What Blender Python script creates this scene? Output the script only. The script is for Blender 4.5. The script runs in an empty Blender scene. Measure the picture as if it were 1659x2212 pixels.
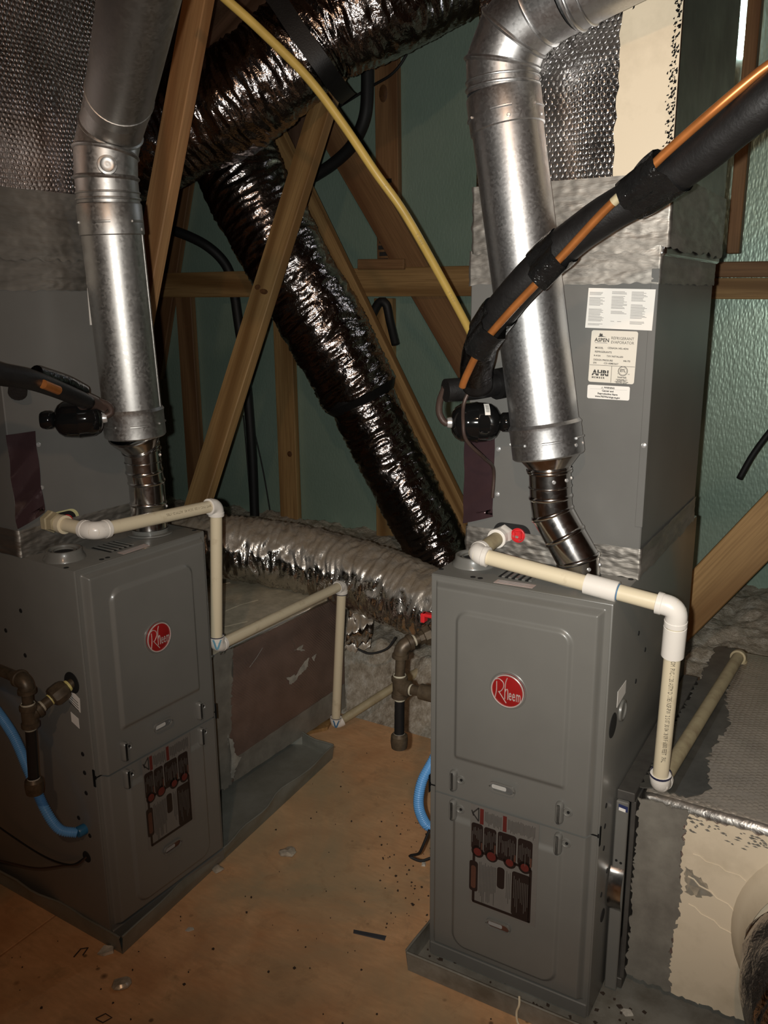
import bpy, bmesh, math, random
from mathutils import Vector, Matrix, noise

# ------------------------------------------------------------------ camera, world, lights, exposure
SC = bpy.context.scene
COL = SC.collection
CAM_H, PITCH, ROLL, FPX = 1.4014, 0.2463, -0.0083, 1839.0
cd = bpy.data.cameras.new('camera'); cam = bpy.data.objects.new('camera', cd); COL.objects.link(cam)
cd.sensor_fit = 'HORIZONTAL'; cd.sensor_width = 36.0; cd.lens = 36.0 * FPX / 1659.0
cd.clip_start = 0.02; cd.clip_end = 50
_cp, _sp = math.cos(PITCH), math.sin(PITCH); _c, _s = math.cos(ROLL), math.sin(ROLL)
_f = Vector((0, _cp, -_sp)); _u0 = Vector((0, _sp, _cp)); _r0 = Vector((1, 0, 0))
_r = _c * _r0 + _s * _u0; _u = -_s * _r0 + _c * _u0
cam.matrix_world = Matrix(((_r.x, _u.x, -_f.x, 0), (_r.y, _u.y, -_f.y, 0), (_r.z, _u.z, -_f.z, CAM_H), (0, 0, 0, 1)))
SC.camera = cam

w = bpy.data.worlds.new('world'); SC.world = w; w.use_nodes = True
w.node_tree.nodes['Background'].inputs[0].default_value = (1.0, 0.86, 0.72, 1)
w.node_tree.nodes['Background'].inputs[1].default_value = 0.008

def light(name, kind, loc, power, color, aim=None, **kw):
    l = bpy.data.lights.new(name, kind); o = bpy.data.objects.new(name, l); COL.objects.link(o)
    o.location = loc; l.energy = power; l.color = color
    for k, v in kw.items(): setattr(l, k, v)
    if aim is not None:
        o.rotation_euler = (Vector(aim) - Vector(loc)).to_track_quat('-Z', 'Y').to_euler()
    return o
# the phone's flash beside its lens, and the bare bulb that hangs behind the photographer
light('phone_flash', 'SPOT', (-0.030, -0.01, 1.402), 104.0, (1.0, 0.975, 0.91), aim=(0.42, 1.6, 1.27), spot_size=math.radians(101), spot_blend=1.0, shadow_soft_size=0.006)
light('ceiling_bulb', 'POINT', (-0.22, -0.62, 2.45), 30.0, (1.0, 0.62, 0.38), shadow_soft_size=0.035)

vs = SC.view_settings
vs.view_transform = 'Standard'; vs.look = 'None'; vs.exposure = 0.13; vs.gamma = 1.0
vs.use_curve_mapping = False
SC.display_settings.display_device = 'sRGB'
random.seed(7)

# ------------------------------------------------------------------ helpers
V = Vector
def frame(x, y, yaw): return Matrix.Translation((x, y, 0)) @ Matrix.Rotation(yaw, 4, 'Z')
ID = Matrix.Identity(4)
RF = frame(0.0903, 1.5693, -0.5371)      # right furnace: x along its front, y into its depth
LF = frame(-0.6126, 1.5997, 0.9825)      # left furnace, the same axes
BASE = {}

class MB:
    def __init__(s): s.v = []; s.f = []
    def add(s, vs, fs):
        n = len(s.v); s.v += [V(p) for p in vs]; s.f += [tuple(i + n for i in f) for f in fs]; return s
    def box(s, a, b, bev=0.0, seg=1):
        x0, y0, z0 = [min(p, q) for p, q in zip(a, b)]; x1, y1, z1 = [max(p, q) for p, q in zip(a, b)]
        vs = [(x0,y0,z0),(x1,y0,z0),(x1,y1,z0),(x0,y1,z0),(x0,y0,z1),(x1,y0,z1),(x1,y1,z1),(x0,y1,z1)]
        fs = [(3,2,1,0),(4,5,6,7),(0,1,5,4),(1,2,6,5),(2,3,7,6),(3,0,4,7)]
        if bev <= 0: return s.add(vs, fs)
        bm = bmesh.new(); bv = [bm.verts.new(p) for p in vs]
        for f in fs: bm.faces.new([bv[i] for i in f])
        bmesh.ops.bevel(bm, geom=bm.edges[:], offset=bev, segments=seg, affect='EDGES', profile=0.5)
        bm.verts.index_update()
        s.add([v.co.copy() for v in bm.verts], [[v.index for v in f.verts] for f in bm.faces]); bm.free(); return s
    def tube(s, pts, r, n=16, caps=True):
        pts = [V(p) for p in pts]; m = len(pts)
        rr = [r(i) if callable(r) else (r[i] if isinstance(r, (list, tuple)) else r) for i in range(m)]
        T = []
        for i in range(m):
            t = pts[min(i+1, m-1)] - pts[max(i-1, 0)]; T.append(t.normalized() if t.length > 1e-9 else (T[-1] if T else V((0,0,1))))
        a = V((0,0,1)) if abs(T[0].z) < .9 else V((1,0,0)); N = (a - T[0]*a.dot(T[0])).normalized()
        vs = []; fs = []; s.frames = []
        for i in range(m):
            N = (N - T[i]*N.dot(T[i])).normalized(); B = T[i].cross(N); s.frames.append((pts[i], T[i], N, B))
            for k in range(n):
                an = 2*math.pi*k/n; vs.append(pts[i] + (N*math.cos(an) + B*math.sin(an))*rr[i])
        for i in range(m-1):
            for k in range(n):
                k2 = (k+1) % n; fs.append((i*n+k, i*n+k2, (i+1)*n+k2, (i+1)*n+k))
        if caps: fs.append(tuple(range(n-1, -1, -1))); fs.append(tuple((m-1)*n+k for k in range(n)))
        return s.add(vs, fs)
    def lathe(s, p0, axis, prof, n=24, caps=True):
        ax = V(axis).normalized(); p0 = V(p0)
        a = V((0,0,1)) if abs(ax.z) < .9 else V((1,0,0)); N = (a - ax*a.dot(ax)).normalized(); B = ax.cross(N)
        vs = []; fs = []; m = len(prof)
        for d, r in prof:
            for k in range(n):
                an = 2*math.pi*k/n; vs.append(p0 + ax*d + (N*math.cos(an) + B*math.sin(an))*max(r, 1e-5))
        for i in range(m-1):
            for k in range(n):
                k2 = (k+1) % n; fs.append((i*n+k, i*n+k2, (i+1)*n+k2, (i+1)*n+k))
        if caps: fs.append(tuple(range(n-1, -1, -1))); fs.append(tuple((m-1)*n+k for k in range(n)))
        return s.add(vs, fs)
    def ball(s, c, r, n=12, sc=(1,1,1)):
        vs = []; fs = []; m = n//2
        for i in range(m+1):
            th = math.pi*i/m
            for k in range(n):
                ph = 2*math.pi*k/n
                vs.append(V(c) + V((sc[0]*math.sin(th)*math.cos(ph), sc[1]*math.sin(th)*math.sin(ph), sc[2]*math.cos(th)))*r)
        for i in range(m):
            for k in range(n):
                k2 = (k+1) % n; fs.append((i*n+k, (i+1)*n+k, (i+1)*n+k2, i*n+k2))
        return s.add(vs, fs)
    def grid(s, fn, nu, nv):
        vs = [fn(i/nu, j/nv) for j in range(nv+1) for i in range(nu+1)]
        fs = [(j*(nu+1)+i, j*(nu+1)+i+1, (j+1)*(nu+1)+i+1, (j+1)*(nu+1)+i) for j in range(nv) for i in range(nu)]
        return s.add(vs, fs)
    def plate(s, loop, depth):
        """a thin slab: loop of 3D points (flat polygon) and a thickness vector"""
        n = len(loop); d = V(depth); A = [V(p) for p in loop]; B = [p + d for p in A]
        fs = [tuple(range(n)), tuple(range(2*n-1, n-1, -1))]
        for i in range(n): j = (i+1) % n; fs.append((i, i+n, j+n, j))
        return s.add(A+B, fs)
    def map(s, fn): s.v = [fn(p) for p in s.v]; return s

def mesh_of(mb, name, mat, shift=None, smooth=True, angle=35):
    me = bpy.data.meshes.new(name)
    vs = [(p - shift) if shift is not None else p for p in mb.v]
    me.from_pydata([tuple(p) for p in vs], [], mb.f); me.update()
    bm = bmesh.new(); bm.from_mesh(me); bmesh.ops.recalc_face_normals(bm, faces=bm.faces[:]); bm.to_mesh(me); bm.free()
    if smooth:
        me.polygons.foreach_set('use_smooth', [True]*len(me.polygons)); me.set_sharp_from_angle(angle=math.radians(angle))
    for m in (mat if isinstance(mat, (list, tuple)) else [mat]): me.materials.append(m)
    return me
def tag(o, label, cat, group=None, kind=None):
    if label: o['label'] = label
    if cat: o['category'] = cat
    if group: o['group'] = group
    if kind: o['kind'] = kind
    return o
def thing(name, label, cat, M=ID, base=(0,0,0), group=None):
    o = bpy.data.objects.new(name, None); COL.objects.link(o); o.empty_display_size = .05
    o.matrix_world = M @ Matrix.Translation(base); BASE[o.name] = V(base); return tag(o, label, cat, group)
def part(name, mb, mat, parent, label=None, smooth=True, angle=35, kind=None):
    b = BASE[parent.name]
    o = bpy.data.objects.new(name, mesh_of(mb, name, mat, b, smooth, angle)); COL.objects.link(o)
    o.parent = parent; BASE[o.name] = b
    if label: o['label'] = label
    if kind: o['kind'] = kind
    return o
def solo(name, label, cat, mb, mat, M=ID, base=None, group=None, kind=None, smooth=True, angle=35):
    if base is None:
        n = len(mb.v); c = sum(mb.v, V())/n; base = V((c.x, c.y, min(p.z for p in mb.v)))
    base = V(base)
    o = bpy.data.objects.new(name, mesh_of(mb, name, mat, base, smooth, angle)); COL.objects.link(o)
    o.matrix_world = M @ Matrix.Translation(base); BASE[o.name] = base
    return tag(o, label, cat, group, kind)
def copy_tree(o, parent=None):
    c = o.copy(); COL.objects.link(c); BASE[c.name] = BASE.get(o.name, V())
    if parent is not None: c.parent = parent
    for ch in list(o.children): copy_tree(ch, c)
    return c
def spline(pts, step):
    P = [V(p) for p in pts]; P = [P[0]*2 - P[1]] + P + [P[-1]*2 - P[-2]]; out = []
    for i in range(1, len(P)-2):
        p0, p1, p2, p3 = P[i-1:i+3]; n = max(1, int((p2-p1).length/step))
        for k in range(n):
            t = k/n; out.append(.5*((2*p1) + (p2-p0)*t + (2*p0-5*p1+4*p2-p3)*t*t + (3*p1-p0-3*p2+p3)*t**3))
    out.append(P[-2]); return out
def sm(a, b, x):
    if a == b: return 1.0 if x >= a else 0.0
    t = min(1, max(0, (x-a)/(b-a))); return t*t*(3-2*t)
def rrect(cx, cz, hx, hz, r, n=5):
    out = []
    for sx, sz, a0 in ((1,1,0),(-1,1,90),(-1,-1,180),(1,-1,270)):
        for k in range(n+1):
            a = math.radians(a0 + 90*k/n); out.append((cx + sx*(hx-r) + r*math.cos(a), cz + sz*(hz-r) + r*math.sin(a)))
    return out
def text(s, size, align='CENTER', sx=1.0, bold=0.0):
    cu = bpy.data.curves.new('lettering', 'FONT'); cu.body = s; cu.size = size; cu.align_x = align; cu.align_y = 'CENTER'
    cu.resolution_u = 2; cu.offset = bold
    o = bpy.data.objects.new('lettering', cu); COL.objects.link(o)
    dg = bpy.context.evaluated_depsgraph_get(); me = bpy.data.meshes.new_from_object(o.evaluated_get(dg))
    mb = MB(); mb.v = [V((v.co.x*sx, v.co.y, 0)) for v in me.vertices]; mb.f = [tuple(p.vertices) for p in me.polygons]
    bpy.data.objects.remove(o); bpy.data.curves.remove(cu); bpy.data.meshes.remove(me); return mb
def merge(*ms):
    o = MB()
    for m in ms: o.add(m.v, m.f)
    return o
# ------------------------------------------------------------------ materials
def nodes(name):
    m = bpy.data.materials.new(name); m.use_nodes = True; nt = m.node_tree; b = nt.nodes['Principled BSDF']; return m, nt, b
def N(nt, t, **kw):
    n = nt.nodes.new(t)
    for k, v in kw.items():
        if k in n.inputs.keys() if hasattr(n.inputs, 'keys') else False: n.inputs[k].default_value = v
        else: setattr(n, k, v)
    return n
def coord(nt, scale=(1,1,1), kind='Object', rnd=False):
    tc = nt.nodes.new('ShaderNodeTexCoord'); mp = nt.nodes.new('ShaderNodeMapping'); mp.inputs['Scale'].default_value = scale
    nt.links.new(tc.outputs[kind], mp.inputs['Vector'])
    if rnd:
        oi = nt.nodes.new('ShaderNodeObjectInfo'); ml = nt.nodes.new('ShaderNodeMath'); ml.operation = 'MULTIPLY'; ml.inputs[1].default_value = 37.0
        nt.links.new(oi.outputs['Random'], ml.inputs[0]); nt.links.new(ml.outputs[0], mp.inputs['Location'])
    return mp.outputs['Vector']
def noise_n(nt, vec, scale, detail=4, rough=.55, dist=0.0):
    n = nt.nodes.new('ShaderNodeTexNoise'); n.inputs['Scale'].default_value = scale; n.inputs['Detail'].default_value = detail
    n.inputs['Roughness'].default_value = rough; n.inputs['Distortion'].default_value = dist
    nt.links.new(vec, n.inputs['Vector']); return n.outputs['Fac']
def ramp(nt, fac, stops):
    r = nt.nodes.new('ShaderNodeValToRGB'); e = r.color_ramp.elements
    while len(e) < len(stops): e.new(.5)
    for el, (p, c) in zip(e, stops): el.position = p; el.color = (*c, 1) if len(c) == 3 else c
    nt.links.new(fac, r.inputs['Fac']); return r.outputs['Color']
def mixc(nt, fac, a, b, mode='MIX'):
    m = nt.nodes.new('ShaderNodeMix'); m.data_type = 'RGBA'; m.blend_type = mode
    if isinstance(fac, (int, float)): m.inputs[0].default_value = fac
    else: nt.links.new(fac, m.inputs[0])
    for sock, v in ((m.inputs[6], a), (m.inputs[7], b)):
        if isinstance(v, tuple): sock.default_value = (*v, 1)
        else: nt.links.new(v, sock)
    return m.outputs[2]
def bump(nt, b, height, strength, dist, prev=None):
    n = nt.nodes.new('ShaderNodeBump'); n.inputs['Strength'].default_value = strength; n.inputs['Distance'].default_value = dist
    nt.links.new(height, n.inputs['Height'])
    if prev is not None: nt.links.new(prev, n.inputs['Normal'])
    nt.links.new(n.outputs['Normal'], b.inputs['Normal']); return n.outputs['Normal']
def frange(nt, fac, lo, hi, b, sock):
    m = nt.nodes.new('ShaderNodeMapRange'); m.inputs['To Min'].default_value = lo; m.inputs['To Max'].default_value = hi
    nt.links.new(fac, m.inputs['Value']); nt.links.new(m.outputs['Result'], b.inputs[sock])
def simple(name, col, rough=.5, metal=0.0, var=.12, vs=30, bs=0, bstr=.15, bd=.002, spec=.5, coat=0.0):
    m, nt, b = nodes(name)
    vec = coord(nt); f = noise_n(nt, vec, vs)
    lo = tuple(c*(1-var) for c in col); hi = tuple(min(1, c*(1+var)) for c in col)
    nt.links.new(ramp(nt, f, [(.3, lo), (.7, hi)]), b.inputs['Base Color'])
    b.inputs['Roughness'].default_value = rough; b.inputs['Metallic'].default_value = metal
    b.inputs['Specular IOR Level'].default_value = spec; b.inputs['Coat Weight'].default_value = coat; b.inputs['Coat Roughness'].default_value = .12
    if bs: bump(nt, b, noise_n(nt, vec, bs, 5), bstr, bd)
    return m

def mat_galv(name, base=(.62,.62,.62), r0=.22, r1=.42, spangle=150):
    m, nt, b = nodes(name); vec = coord(nt)
    v = nt.nodes.new('ShaderNodeTexVoronoi'); v.inputs['Scale'].default_value = spangle; nt.links.new(vec, v.inputs['Vector'])
    bw = nt.nodes.new('ShaderNodeRGBToBW'); nt.links.new(v.outputs['Color'], bw.inputs[0])
    n = noise_n(nt, vec, 9, 5)
    c = ramp(nt, bw.outputs[0], [(0, tuple(x*.74 for x in base)), (1, base)])
    c = mixc(nt, ramp(nt, n, [(.35, (1,1,1)), (.7, (0,0,0))]), c, tuple(x*.8 for x in base))
    nt.links.new(c, b.inputs['Base Color']); b.inputs['Metallic'].default_value = 1
    mx = nt.nodes.new('ShaderNodeMath'); mx.operation = 'MULTIPLY_ADD'; mx.inputs[1].default_value = .5; mx.inputs[2].default_value = .25
    ad = nt.nodes.new('ShaderNodeMath'); ad.operation = 'ADD'; nt.links.new(bw.outputs[0], ad.inputs[0]); nt.links.new(n, ad.inputs[1])
    nt.links.new(ad.outputs[0], mx.inputs[0]); frange(nt, mx.outputs[0], r0, r1, b, 'Roughness')
    bump(nt, b, noise_n(nt, vec, 9, 2), .05, .004)
    return m
def mat_foil(name, base=(.62,.60,.58), rough=.16, dust=0.0, dustcol=(.20,.17,.13), sc=(1,1,1), s1=55, s2=240, k1=.55, k2=.4):
    m, nt, b = nodes(name); vec = coord(nt, sc)
    nt.links.new(ramp(nt, noise_n(nt, vec, 18, 4), [(.3, tuple(x*.7 for x in base)), (.7, base)]), b.inputs['Base Color'])
    b.inputs['Metallic'].default_value = 1; frange(nt, noise_n(nt, vec, 7, 3), rough*.6, rough*1.9, b, 'Roughness')
    if dust > 0:                                   # dust that has settled on what faces up
        g = nt.nodes.new('ShaderNodeNewGeometry'); sx = nt.nodes.new('ShaderNodeSeparateXYZ'); nt.links.new(g.outputs['Normal'], sx.inputs[0])
        up = ramp(nt, sx.outputs['Z'], [(.20, (0,0,0)), (.60, (dust,)*3)])
        nz = mixc(nt, 1.0, up, ramp(nt, noise_n(nt, vec, 30, 6), [(.25, (.75,)*3), (.6, (1,1,1))]), 'MULTIPLY')
        inv = nt.nodes.new('ShaderNodeInvert'); nt.links.new(nz, inv.inputs['Color']); nt.links.new(inv.outputs[0], b.inputs['Metallic'])
        col = mixc(nt, nz, b.inputs['Base Color'].links[0].from_socket, dustcol); nt.links.new(col, b.inputs['Base Color'])
        frange(nt, nz, rough, .75, b, 'Roughness')
    p = bump(nt, b, noise_n(nt, vec, s1, 3, .6, .6), k1, .006)
    bump(nt, b, noise_n(nt, vec, s2, 2, .5, .4), k2, .0015, p)
    return m
def mat_bubble(name, base, rough=.2, dust=0.0, pitch=95, ax='xz', metal=1.0, strength=.9):
    """foil-faced bubble wrap: close rows of round bubbles pressed into the foil"""
    m, nt, b = nodes(name); vec = coord(nt)
    n = noise_n(nt, vec, 12, 4)
    nt.links.new(ramp(nt, n, [(.3, tuple(x*.75 for x in base)), (.7, base)]), b.inputs['Base Color'])
    b.inputs['Metallic'].default_value = metal; frange(nt, n, rough*.8, rough*1.5, b, 'Roughness')
    sx = nt.nodes.new('ShaderNodeSeparateXYZ')
    wob = nt.nodes.new('ShaderNodeTexNoise'); wob.inputs['Scale'].default_value = 9; nt.links.new(vec, wob.inputs['Vector'])
    va = nt.nodes.new('ShaderNodeVectorMath'); va.operation = 'MULTIPLY_ADD'; va.inputs[1].default_value = (.02,.02,.02)
    nt.links.new(wob.outputs['Color'], va.inputs[0]); nt.links.new(vec, va.inputs[2]); nt.links.new(va.outputs[0], sx.inputs[0])
    def mth(op, a, bb=None):
        q = nt.nodes.new('ShaderNodeMath'); q.operation = op
        for i, x in enumerate((a, bb)):
            if x is None: continue
            if isinstance(x, (int, float)): q.inputs[i].default_value = x
            else: nt.links.new(x, q.inputs[i])
        return q.outputs[0]
    A = sx.outputs[ax[0].upper()]; B = sx.outputs[ax[1].upper()]
    if len(ax) > 2: A = mth('ADD', A, sx.outputs[ax[2].upper()])
    Bp = mth('MULTIPLY', B, pitch*1.155); row = mth('FLOOR', Bp)
    Ap = mth('ADD', mth('MULTIPLY', A, pitch), mth('MULTIPLY', row, .5))
    fx = mth('SUBTRACT', mth('FRACT', Ap), .5); fy = mth('MULTIPLY', mth('SUBTRACT', mth('FRACT', Bp), .5), .866)
    d2 = mth('ADD', mth('MULTIPLY', fx, fx), mth('MULTIPLY', fy, fy))
    dots = mth('SQRT', mth('MAXIMUM', mth('SUBTRACT', .19, d2), 0.0)); col = mth('SINE', mth('MULTIPLY', A, pitch*3.1416))
    pull = noise_n(nt, coord(nt, tuple(150 if c_ in ax[0] else 9 for c_ in 'xyz')), 1.0, 3)
    p = bump(nt, b, mth('ADD', mth('MULTIPLY', mth('ABSOLUTE', col), .05), mth('MULTIPLY', mth('MULTIPLY', dots, mth('SUBTRACT', mth('MULTIPLY', noise_n(nt, coord(nt, tuple(42 if c_ in ax[0] else 7 for c_ in 'xyz')), 1.0, 2), 3.4), .75)), 1.6)), strength, .0030)
    p = bump(nt, b, pull, .10, .004, p)
    bump(nt, b, noise_n(nt, vec, 260, 2), .22, .002, p)
    return m
def mat_wood(name, light_c, dark_c, rough=.6, stretch=.55, spec=.3):
    m, nt, b = nodes(name); vec = coord(nt, (9, 9, stretch), rnd=True)
    d = nt.nodes.new('ShaderNodeTexNoise'); d.inputs['Scale'].default_value = 1.3; d.inputs['Detail'].default_value = 3; nt.links.new(vec, d.inputs['Vector'])
    wv = nt.nodes.new('ShaderNodeTexWave'); wv.wave_type = 'BANDS'; wv.bands_direction = 'DIAGONAL'; wv.inputs['Scale'].default_value = .55
    wv.inputs['Distortion'].default_value = 9.0; wv.inputs['Detail'].default_value = 2.5; wv.inputs['Detail Scale'].default_value = .9
    nt.links.new(vec, wv.inputs['Vector'])
    c = ramp(nt, wv.outputs['Fac'], [(.05, dark_c), (.45, tuple((x*2+y)/3 for x, y in zip(light_c, dark_c))), (.9, light_c)])
    fine = noise_n(nt, coord(nt, (160, 160, 5), rnd=True), 1.0, 4)
    c = mixc(nt, ramp(nt, fine, [(.35, (.45,)*3), (.6, (0,0,0))]), c, tuple(x*.7 for x in dark_c))
    c = mixc(nt, ramp(nt, d.outputs['Fac'], [(.35, (.0,)*3), (.75, (.5,)*3)]), c, tuple(x*.62 for x in light_c))
    nt.links.new(c, b.inputs['Base Color']); b.inputs['Roughness'].default_value = rough; b.inputs['Specular IOR Level'].default_value = spec
    bump(nt, b, fine, .25, .001); return m
def mat_floor():
    m, nt, b = nodes('plywood_subfloor'); vec = coord(nt)
    big = noise_n(nt, vec, 2.1, 7, .62, .6); mid = noise_n(nt, vec, 13, 7, .68, .4); soft = noise_n(nt, vec, 5.5, 4, .5, 1.2)
    fib = noise_n(nt, coord(nt, (26, 90, 26)), 1.0, 4, .6)
    c = ramp(nt, soft, [(.28, (.58,.31,.15)), (.72, (.82,.50,.265))])
    c = mixc(nt, ramp(nt, fib, [(.35, (.35,)*3), (.65, (0,0,0))]), c, (.46,.25,.12))
    c = mixc(nt, ramp(nt, big, [(.42, (0,0,0)), (.66, (.9,)*3)]), c, (.40,.325,.20))
    c = mixc(nt, ramp(nt, mid, [(.54, (0,0,0)), (.78, (.75,)*3)]), c, (.33,.215,.115))
    for sc, lo, hi, thr, colr in ((9, .05, .10, .52, (.10,.055,.03)), (4.3, .028, .055, .50, (.16,.08,.045)), (23, .07, .14, .55, (.12,.07,.04))):
        v = nt.nodes.new('ShaderNodeTexVoronoi'); v.inputs['Scale'].default_value = sc; v.inputs['Randomness'].default_value = 1; nt.links.new(vec, v.inputs['Vector'])
        sp = ramp(nt, v.outputs['Distance'], [(lo, (.8,)*3), (hi, (0,0,0))])
        sp = mixc(nt, 1.0, sp, ramp(nt, noise_n(nt, vec, 3.1+sc*.13, 2), [(thr, (0,0,0)), (thr+.05, (1,1,1))]), 'MULTIPLY')
        c = mixc(nt, sp, c, colr)
    nt.links.new(c, b.inputs['Base Color']); b.inputs['Roughness'].default_value = .62; b.inputs['Specular IOR Level'].default_value = .25
    bump(nt, b, mid, .25, .002); return m
def mat_foam():
    m, nt, b = nodes('green_foil_foam_board'); vec = coord(nt)
    big = noise_n(nt, vec, 2.2, 4)
    nt.links.new(ramp(nt, big, [(.3, (.29,.42,.34)), (.7, (.37,.50,.415))]), b.inputs['Base Color'])
    b.inputs['Metallic'].default_value = .35; b.inputs['Roughness'].default_value = .36
    v = nt.nodes.new('ShaderNodeTexVoronoi'); v.feature = 'SMOOTH_F1'; v.inputs['Scale'].default_value = 1.0; nt.links.new(coord(nt, (150, 150, 60)), v.inputs['Vector'])
    p = bump(nt, b, v.outputs['Distance'], .40, .0022)
    bump(nt, b, noise_n(nt, coord(nt, (14, 14, 30)), 1.0, 5), .22, .004, p); return m
def mat_emit(name, col, strength):
    m = bpy.data.materials.new(name); m.use_nodes = True; nt = m.node_tree; nt.nodes.clear()
    e = nt.nodes.new('ShaderNodeEmission'); e.inputs[0].default_value = (*col, 1); e.inputs[1].default_value = strength
    o = nt.nodes.new('ShaderNodeOutputMaterial'); nt.links.new(e.outputs[0], o.inputs[0]); return m
def mat_dirty(name, col, dirt, rough=.45, thr=(.5, .7), sc=24, spec=.5, metal=0.0):
    m, nt, b = nodes(name); vec = coord(nt)
    f = noise_n(nt, vec, sc, 7, .65)
    nt.links.new(ramp(nt, f, [(thr[0], col), (thr[1], dirt)]), b.inputs['Base Color'])
    frange(nt, f, rough*.8, rough*1.3, b, 'Roughness'); b.inputs['Metallic'].default_value = metal
    b.inputs['Specular IOR Level'].default_value = spec; bump(nt, b, f, .15, .002); return m

M = {}
M['paint'] = simple('furnace_grey_paint', (.150,.147,.134), .36, 0, .05, 8, 300, .05, .0006, .5, .15)
M['paint_dark'] = simple('grey_paint_shadow_gap', (.012,.012,.012), .9, spec=.0)
M['coilcase'] = simple('coil_case_grey', (.140,.138,.130), .38, 0, .07, 6, 60, .03, .002, .3)
M['black_hole'] = simple('dark_hole', (.004,.004,.004), .8)
M['galv'] = mat_galv('galvanized_vent_pipe', (.64,.64,.64), .30, .44, 260)
M['galv_l'] = mat_galv('galvanized_vent_pipe_spangled', (.58,.57,.55), .26, .50, 190)
M['shiny'] = mat_galv('bright_sheet_metal', (.66,.64,.62), .10, .22, 120)
M['panmetal'] = mat_dirty('dull_galvanized_pan', (.28,.29,.26), (.19,.195,.165), .5, (.35,.7), 8, metal=.35)
M['screw'] = simple('bright_screw', (.75,.75,.75), .25, .7, .05)
M['foil_dark'] = mat_foil('mylar_flex_duct_jacket', (.42,.38,.37), .13, 0, sc=(1,1,1), s1=42, s2=170)
M['foil_silver'] = mat_foil('silver_flex_duct_jacket', (.72,.70,.66), .17, 1.0, (.24,.19,.135), s1=42, s2=170)
M['tape'] = mat_foil('aluminium_foil_tape', (.40,.375,.34), .46, 0, sc=(.6,.6,2.6), s1=26, s2=110, k1=.22, k2=.28)
M['foil_highlight'] = mat_foil('foil_highlight_edge', (.55,.52,.48), .26, 0, s1=30, s2=120, k1=.3, k2=.3)  # brighter foil that paints the highlight along the duct box bevels
M['rackmetal'] = mat_dirty('dull_rack_metal', (.10,.095,.085), (.065,.06,.055), .5, (.35,.7), 20, metal=.3)
M['paper_dull'] = simple('small_window_tag', (.50,.49,.46), .5)
M['foil_side_shade'] = mat_foil('smooth_foil_shaded_side', (.22,.19,.185), .30, 0, s1=9, s2=60, k1=.12, k2=.08)  # smooth foil with a dark base: the plenum side's dimness is painted in
M['foil_flag'] = simple('loose_purplish_film', (.060,.034,.038), .16, .35, .15, 12, 14, .25, .006)
M['bubble'] = mat_bubble('foil_bubble_insulation', (.60,.58,.57), .17, strength=.34)
M['bubble_warm'] = mat_bubble('foil_bubble_insulation_dull', (.62,.55,.53), .27, strength=.62)
M['bubble_reflect'] = mat_bubble('foil_bubble_wrap_floor_tint', (.30,.21,.175), .42, 0, 95, 'zyx', .55, strength=.5)  # brown base paints the dark floor's reflection into plain bubble foil
M['bubble_top'] = mat_dirty('dusty_foil_wrap_top', (.52,.46,.345), (.32,.285,.21), .55, (.35,.75), 30)
M['bubble_top_r'] = mat_bubble('wet_looking_foil_wrap_top', (.50,.44,.37), .40, 0, 80, 'yx', .55, .45)
M['cream'] = mat_dirty('cream_foil_tape', (.70,.60,.45), (.50,.42,.30), .42, (.5,.85), 8)
M['mastic'] = mat_dirty('grey_duct_mastic', (.235,.222,.19), (.135,.125,.108), .34, (.35,.7), 14)
M['mastic_dark'] = mat_dirty('dark_grey_mastic', (.085,.082,.072), (.045,.043,.038), .40, (.35,.7), 16)
M['mastic_light'] = mat_dirty('light_grey_mastic', (.42,.40,.35), (.24,.23,.20), .6, (.4,.7), 30)
M['wood'] = mat_wood('pine_lumber', (.43,.265,.11), (.22,.115,.040))
M['wood_lamplit'] = mat_wood('lamplit_pine_lumber', (.60,.33,.145), (.42,.20,.08))  # more orange than the plain pine: warm lamp light put into the colour
M['wood_far_dim'] = mat_wood('dimmed_pine_lumber', (.30,.165,.075), (.17,.082,.036))  # darker pine copy: dimness of the far boards put into the colour
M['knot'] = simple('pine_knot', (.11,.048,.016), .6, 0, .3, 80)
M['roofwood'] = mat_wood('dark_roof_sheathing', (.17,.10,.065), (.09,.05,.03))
M['floor'] = mat_floor()
M['foam'] = mat_foam()
M['pvc'] = mat_dirty('cream_pvc_pipe', (.72,.63,.45), (.42,.33,.20), .34, (.58,.85), 20)
M['pvc_dusty'] = mat_dirty('dusty_pvc_pipe', (.40,.34,.21), (.26,.20,.12), .55, (.45,.75), 26)
M['pvc_white'] = mat_dirty('white_pvc_fitting', (.80,.76,.70), (.55,.48,.40), .26, (.64,.9), 24)
M['pvc_blue'] = simple('blue_pvc_cement', (.06,.17,.32), .4)
M['cement_dark'] = simple('dark_blue_pvc_primer', (.02,.022,.06), .4)
M['print'] = simple('black_pipe_print', (.03,.025,.02), .6)
M['print_faint'] = simple('faded_pipe_print', (.22,.18,.12), .6)
M['foamblack'] = simple('black_foam_insulation', (.0065,.006,.006), .50, 0, .3, 50, 200, .25, .002)
M['tapeblack'] = simple('black_vinyl_tape', (.008,.008,.008), .17, 0, .2, 40, 34, .8, .010)
M['foil_black'] = mat_foil('dark_wrinkled_tape', (.10,.10,.105), .22, 0, s1=40, s2=110)
M['copper'] = simple('copper_tube', (.46,.165,.045), .34, .6, .2, 30)
M['copper_dull'] = simple('browned_copper_tube', (.065,.042,.034), .45, .3, .2, 30)
M['gloss_black'] = simple('glossy_black_enamel', (.006,.006,.006), .07, 0, .1, 20)
M['iron'] = mat_dirty('black_iron_nipple', (.010,.010,.010), (.045,.045,.05), .38, (.6,.75), 60)
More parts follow.
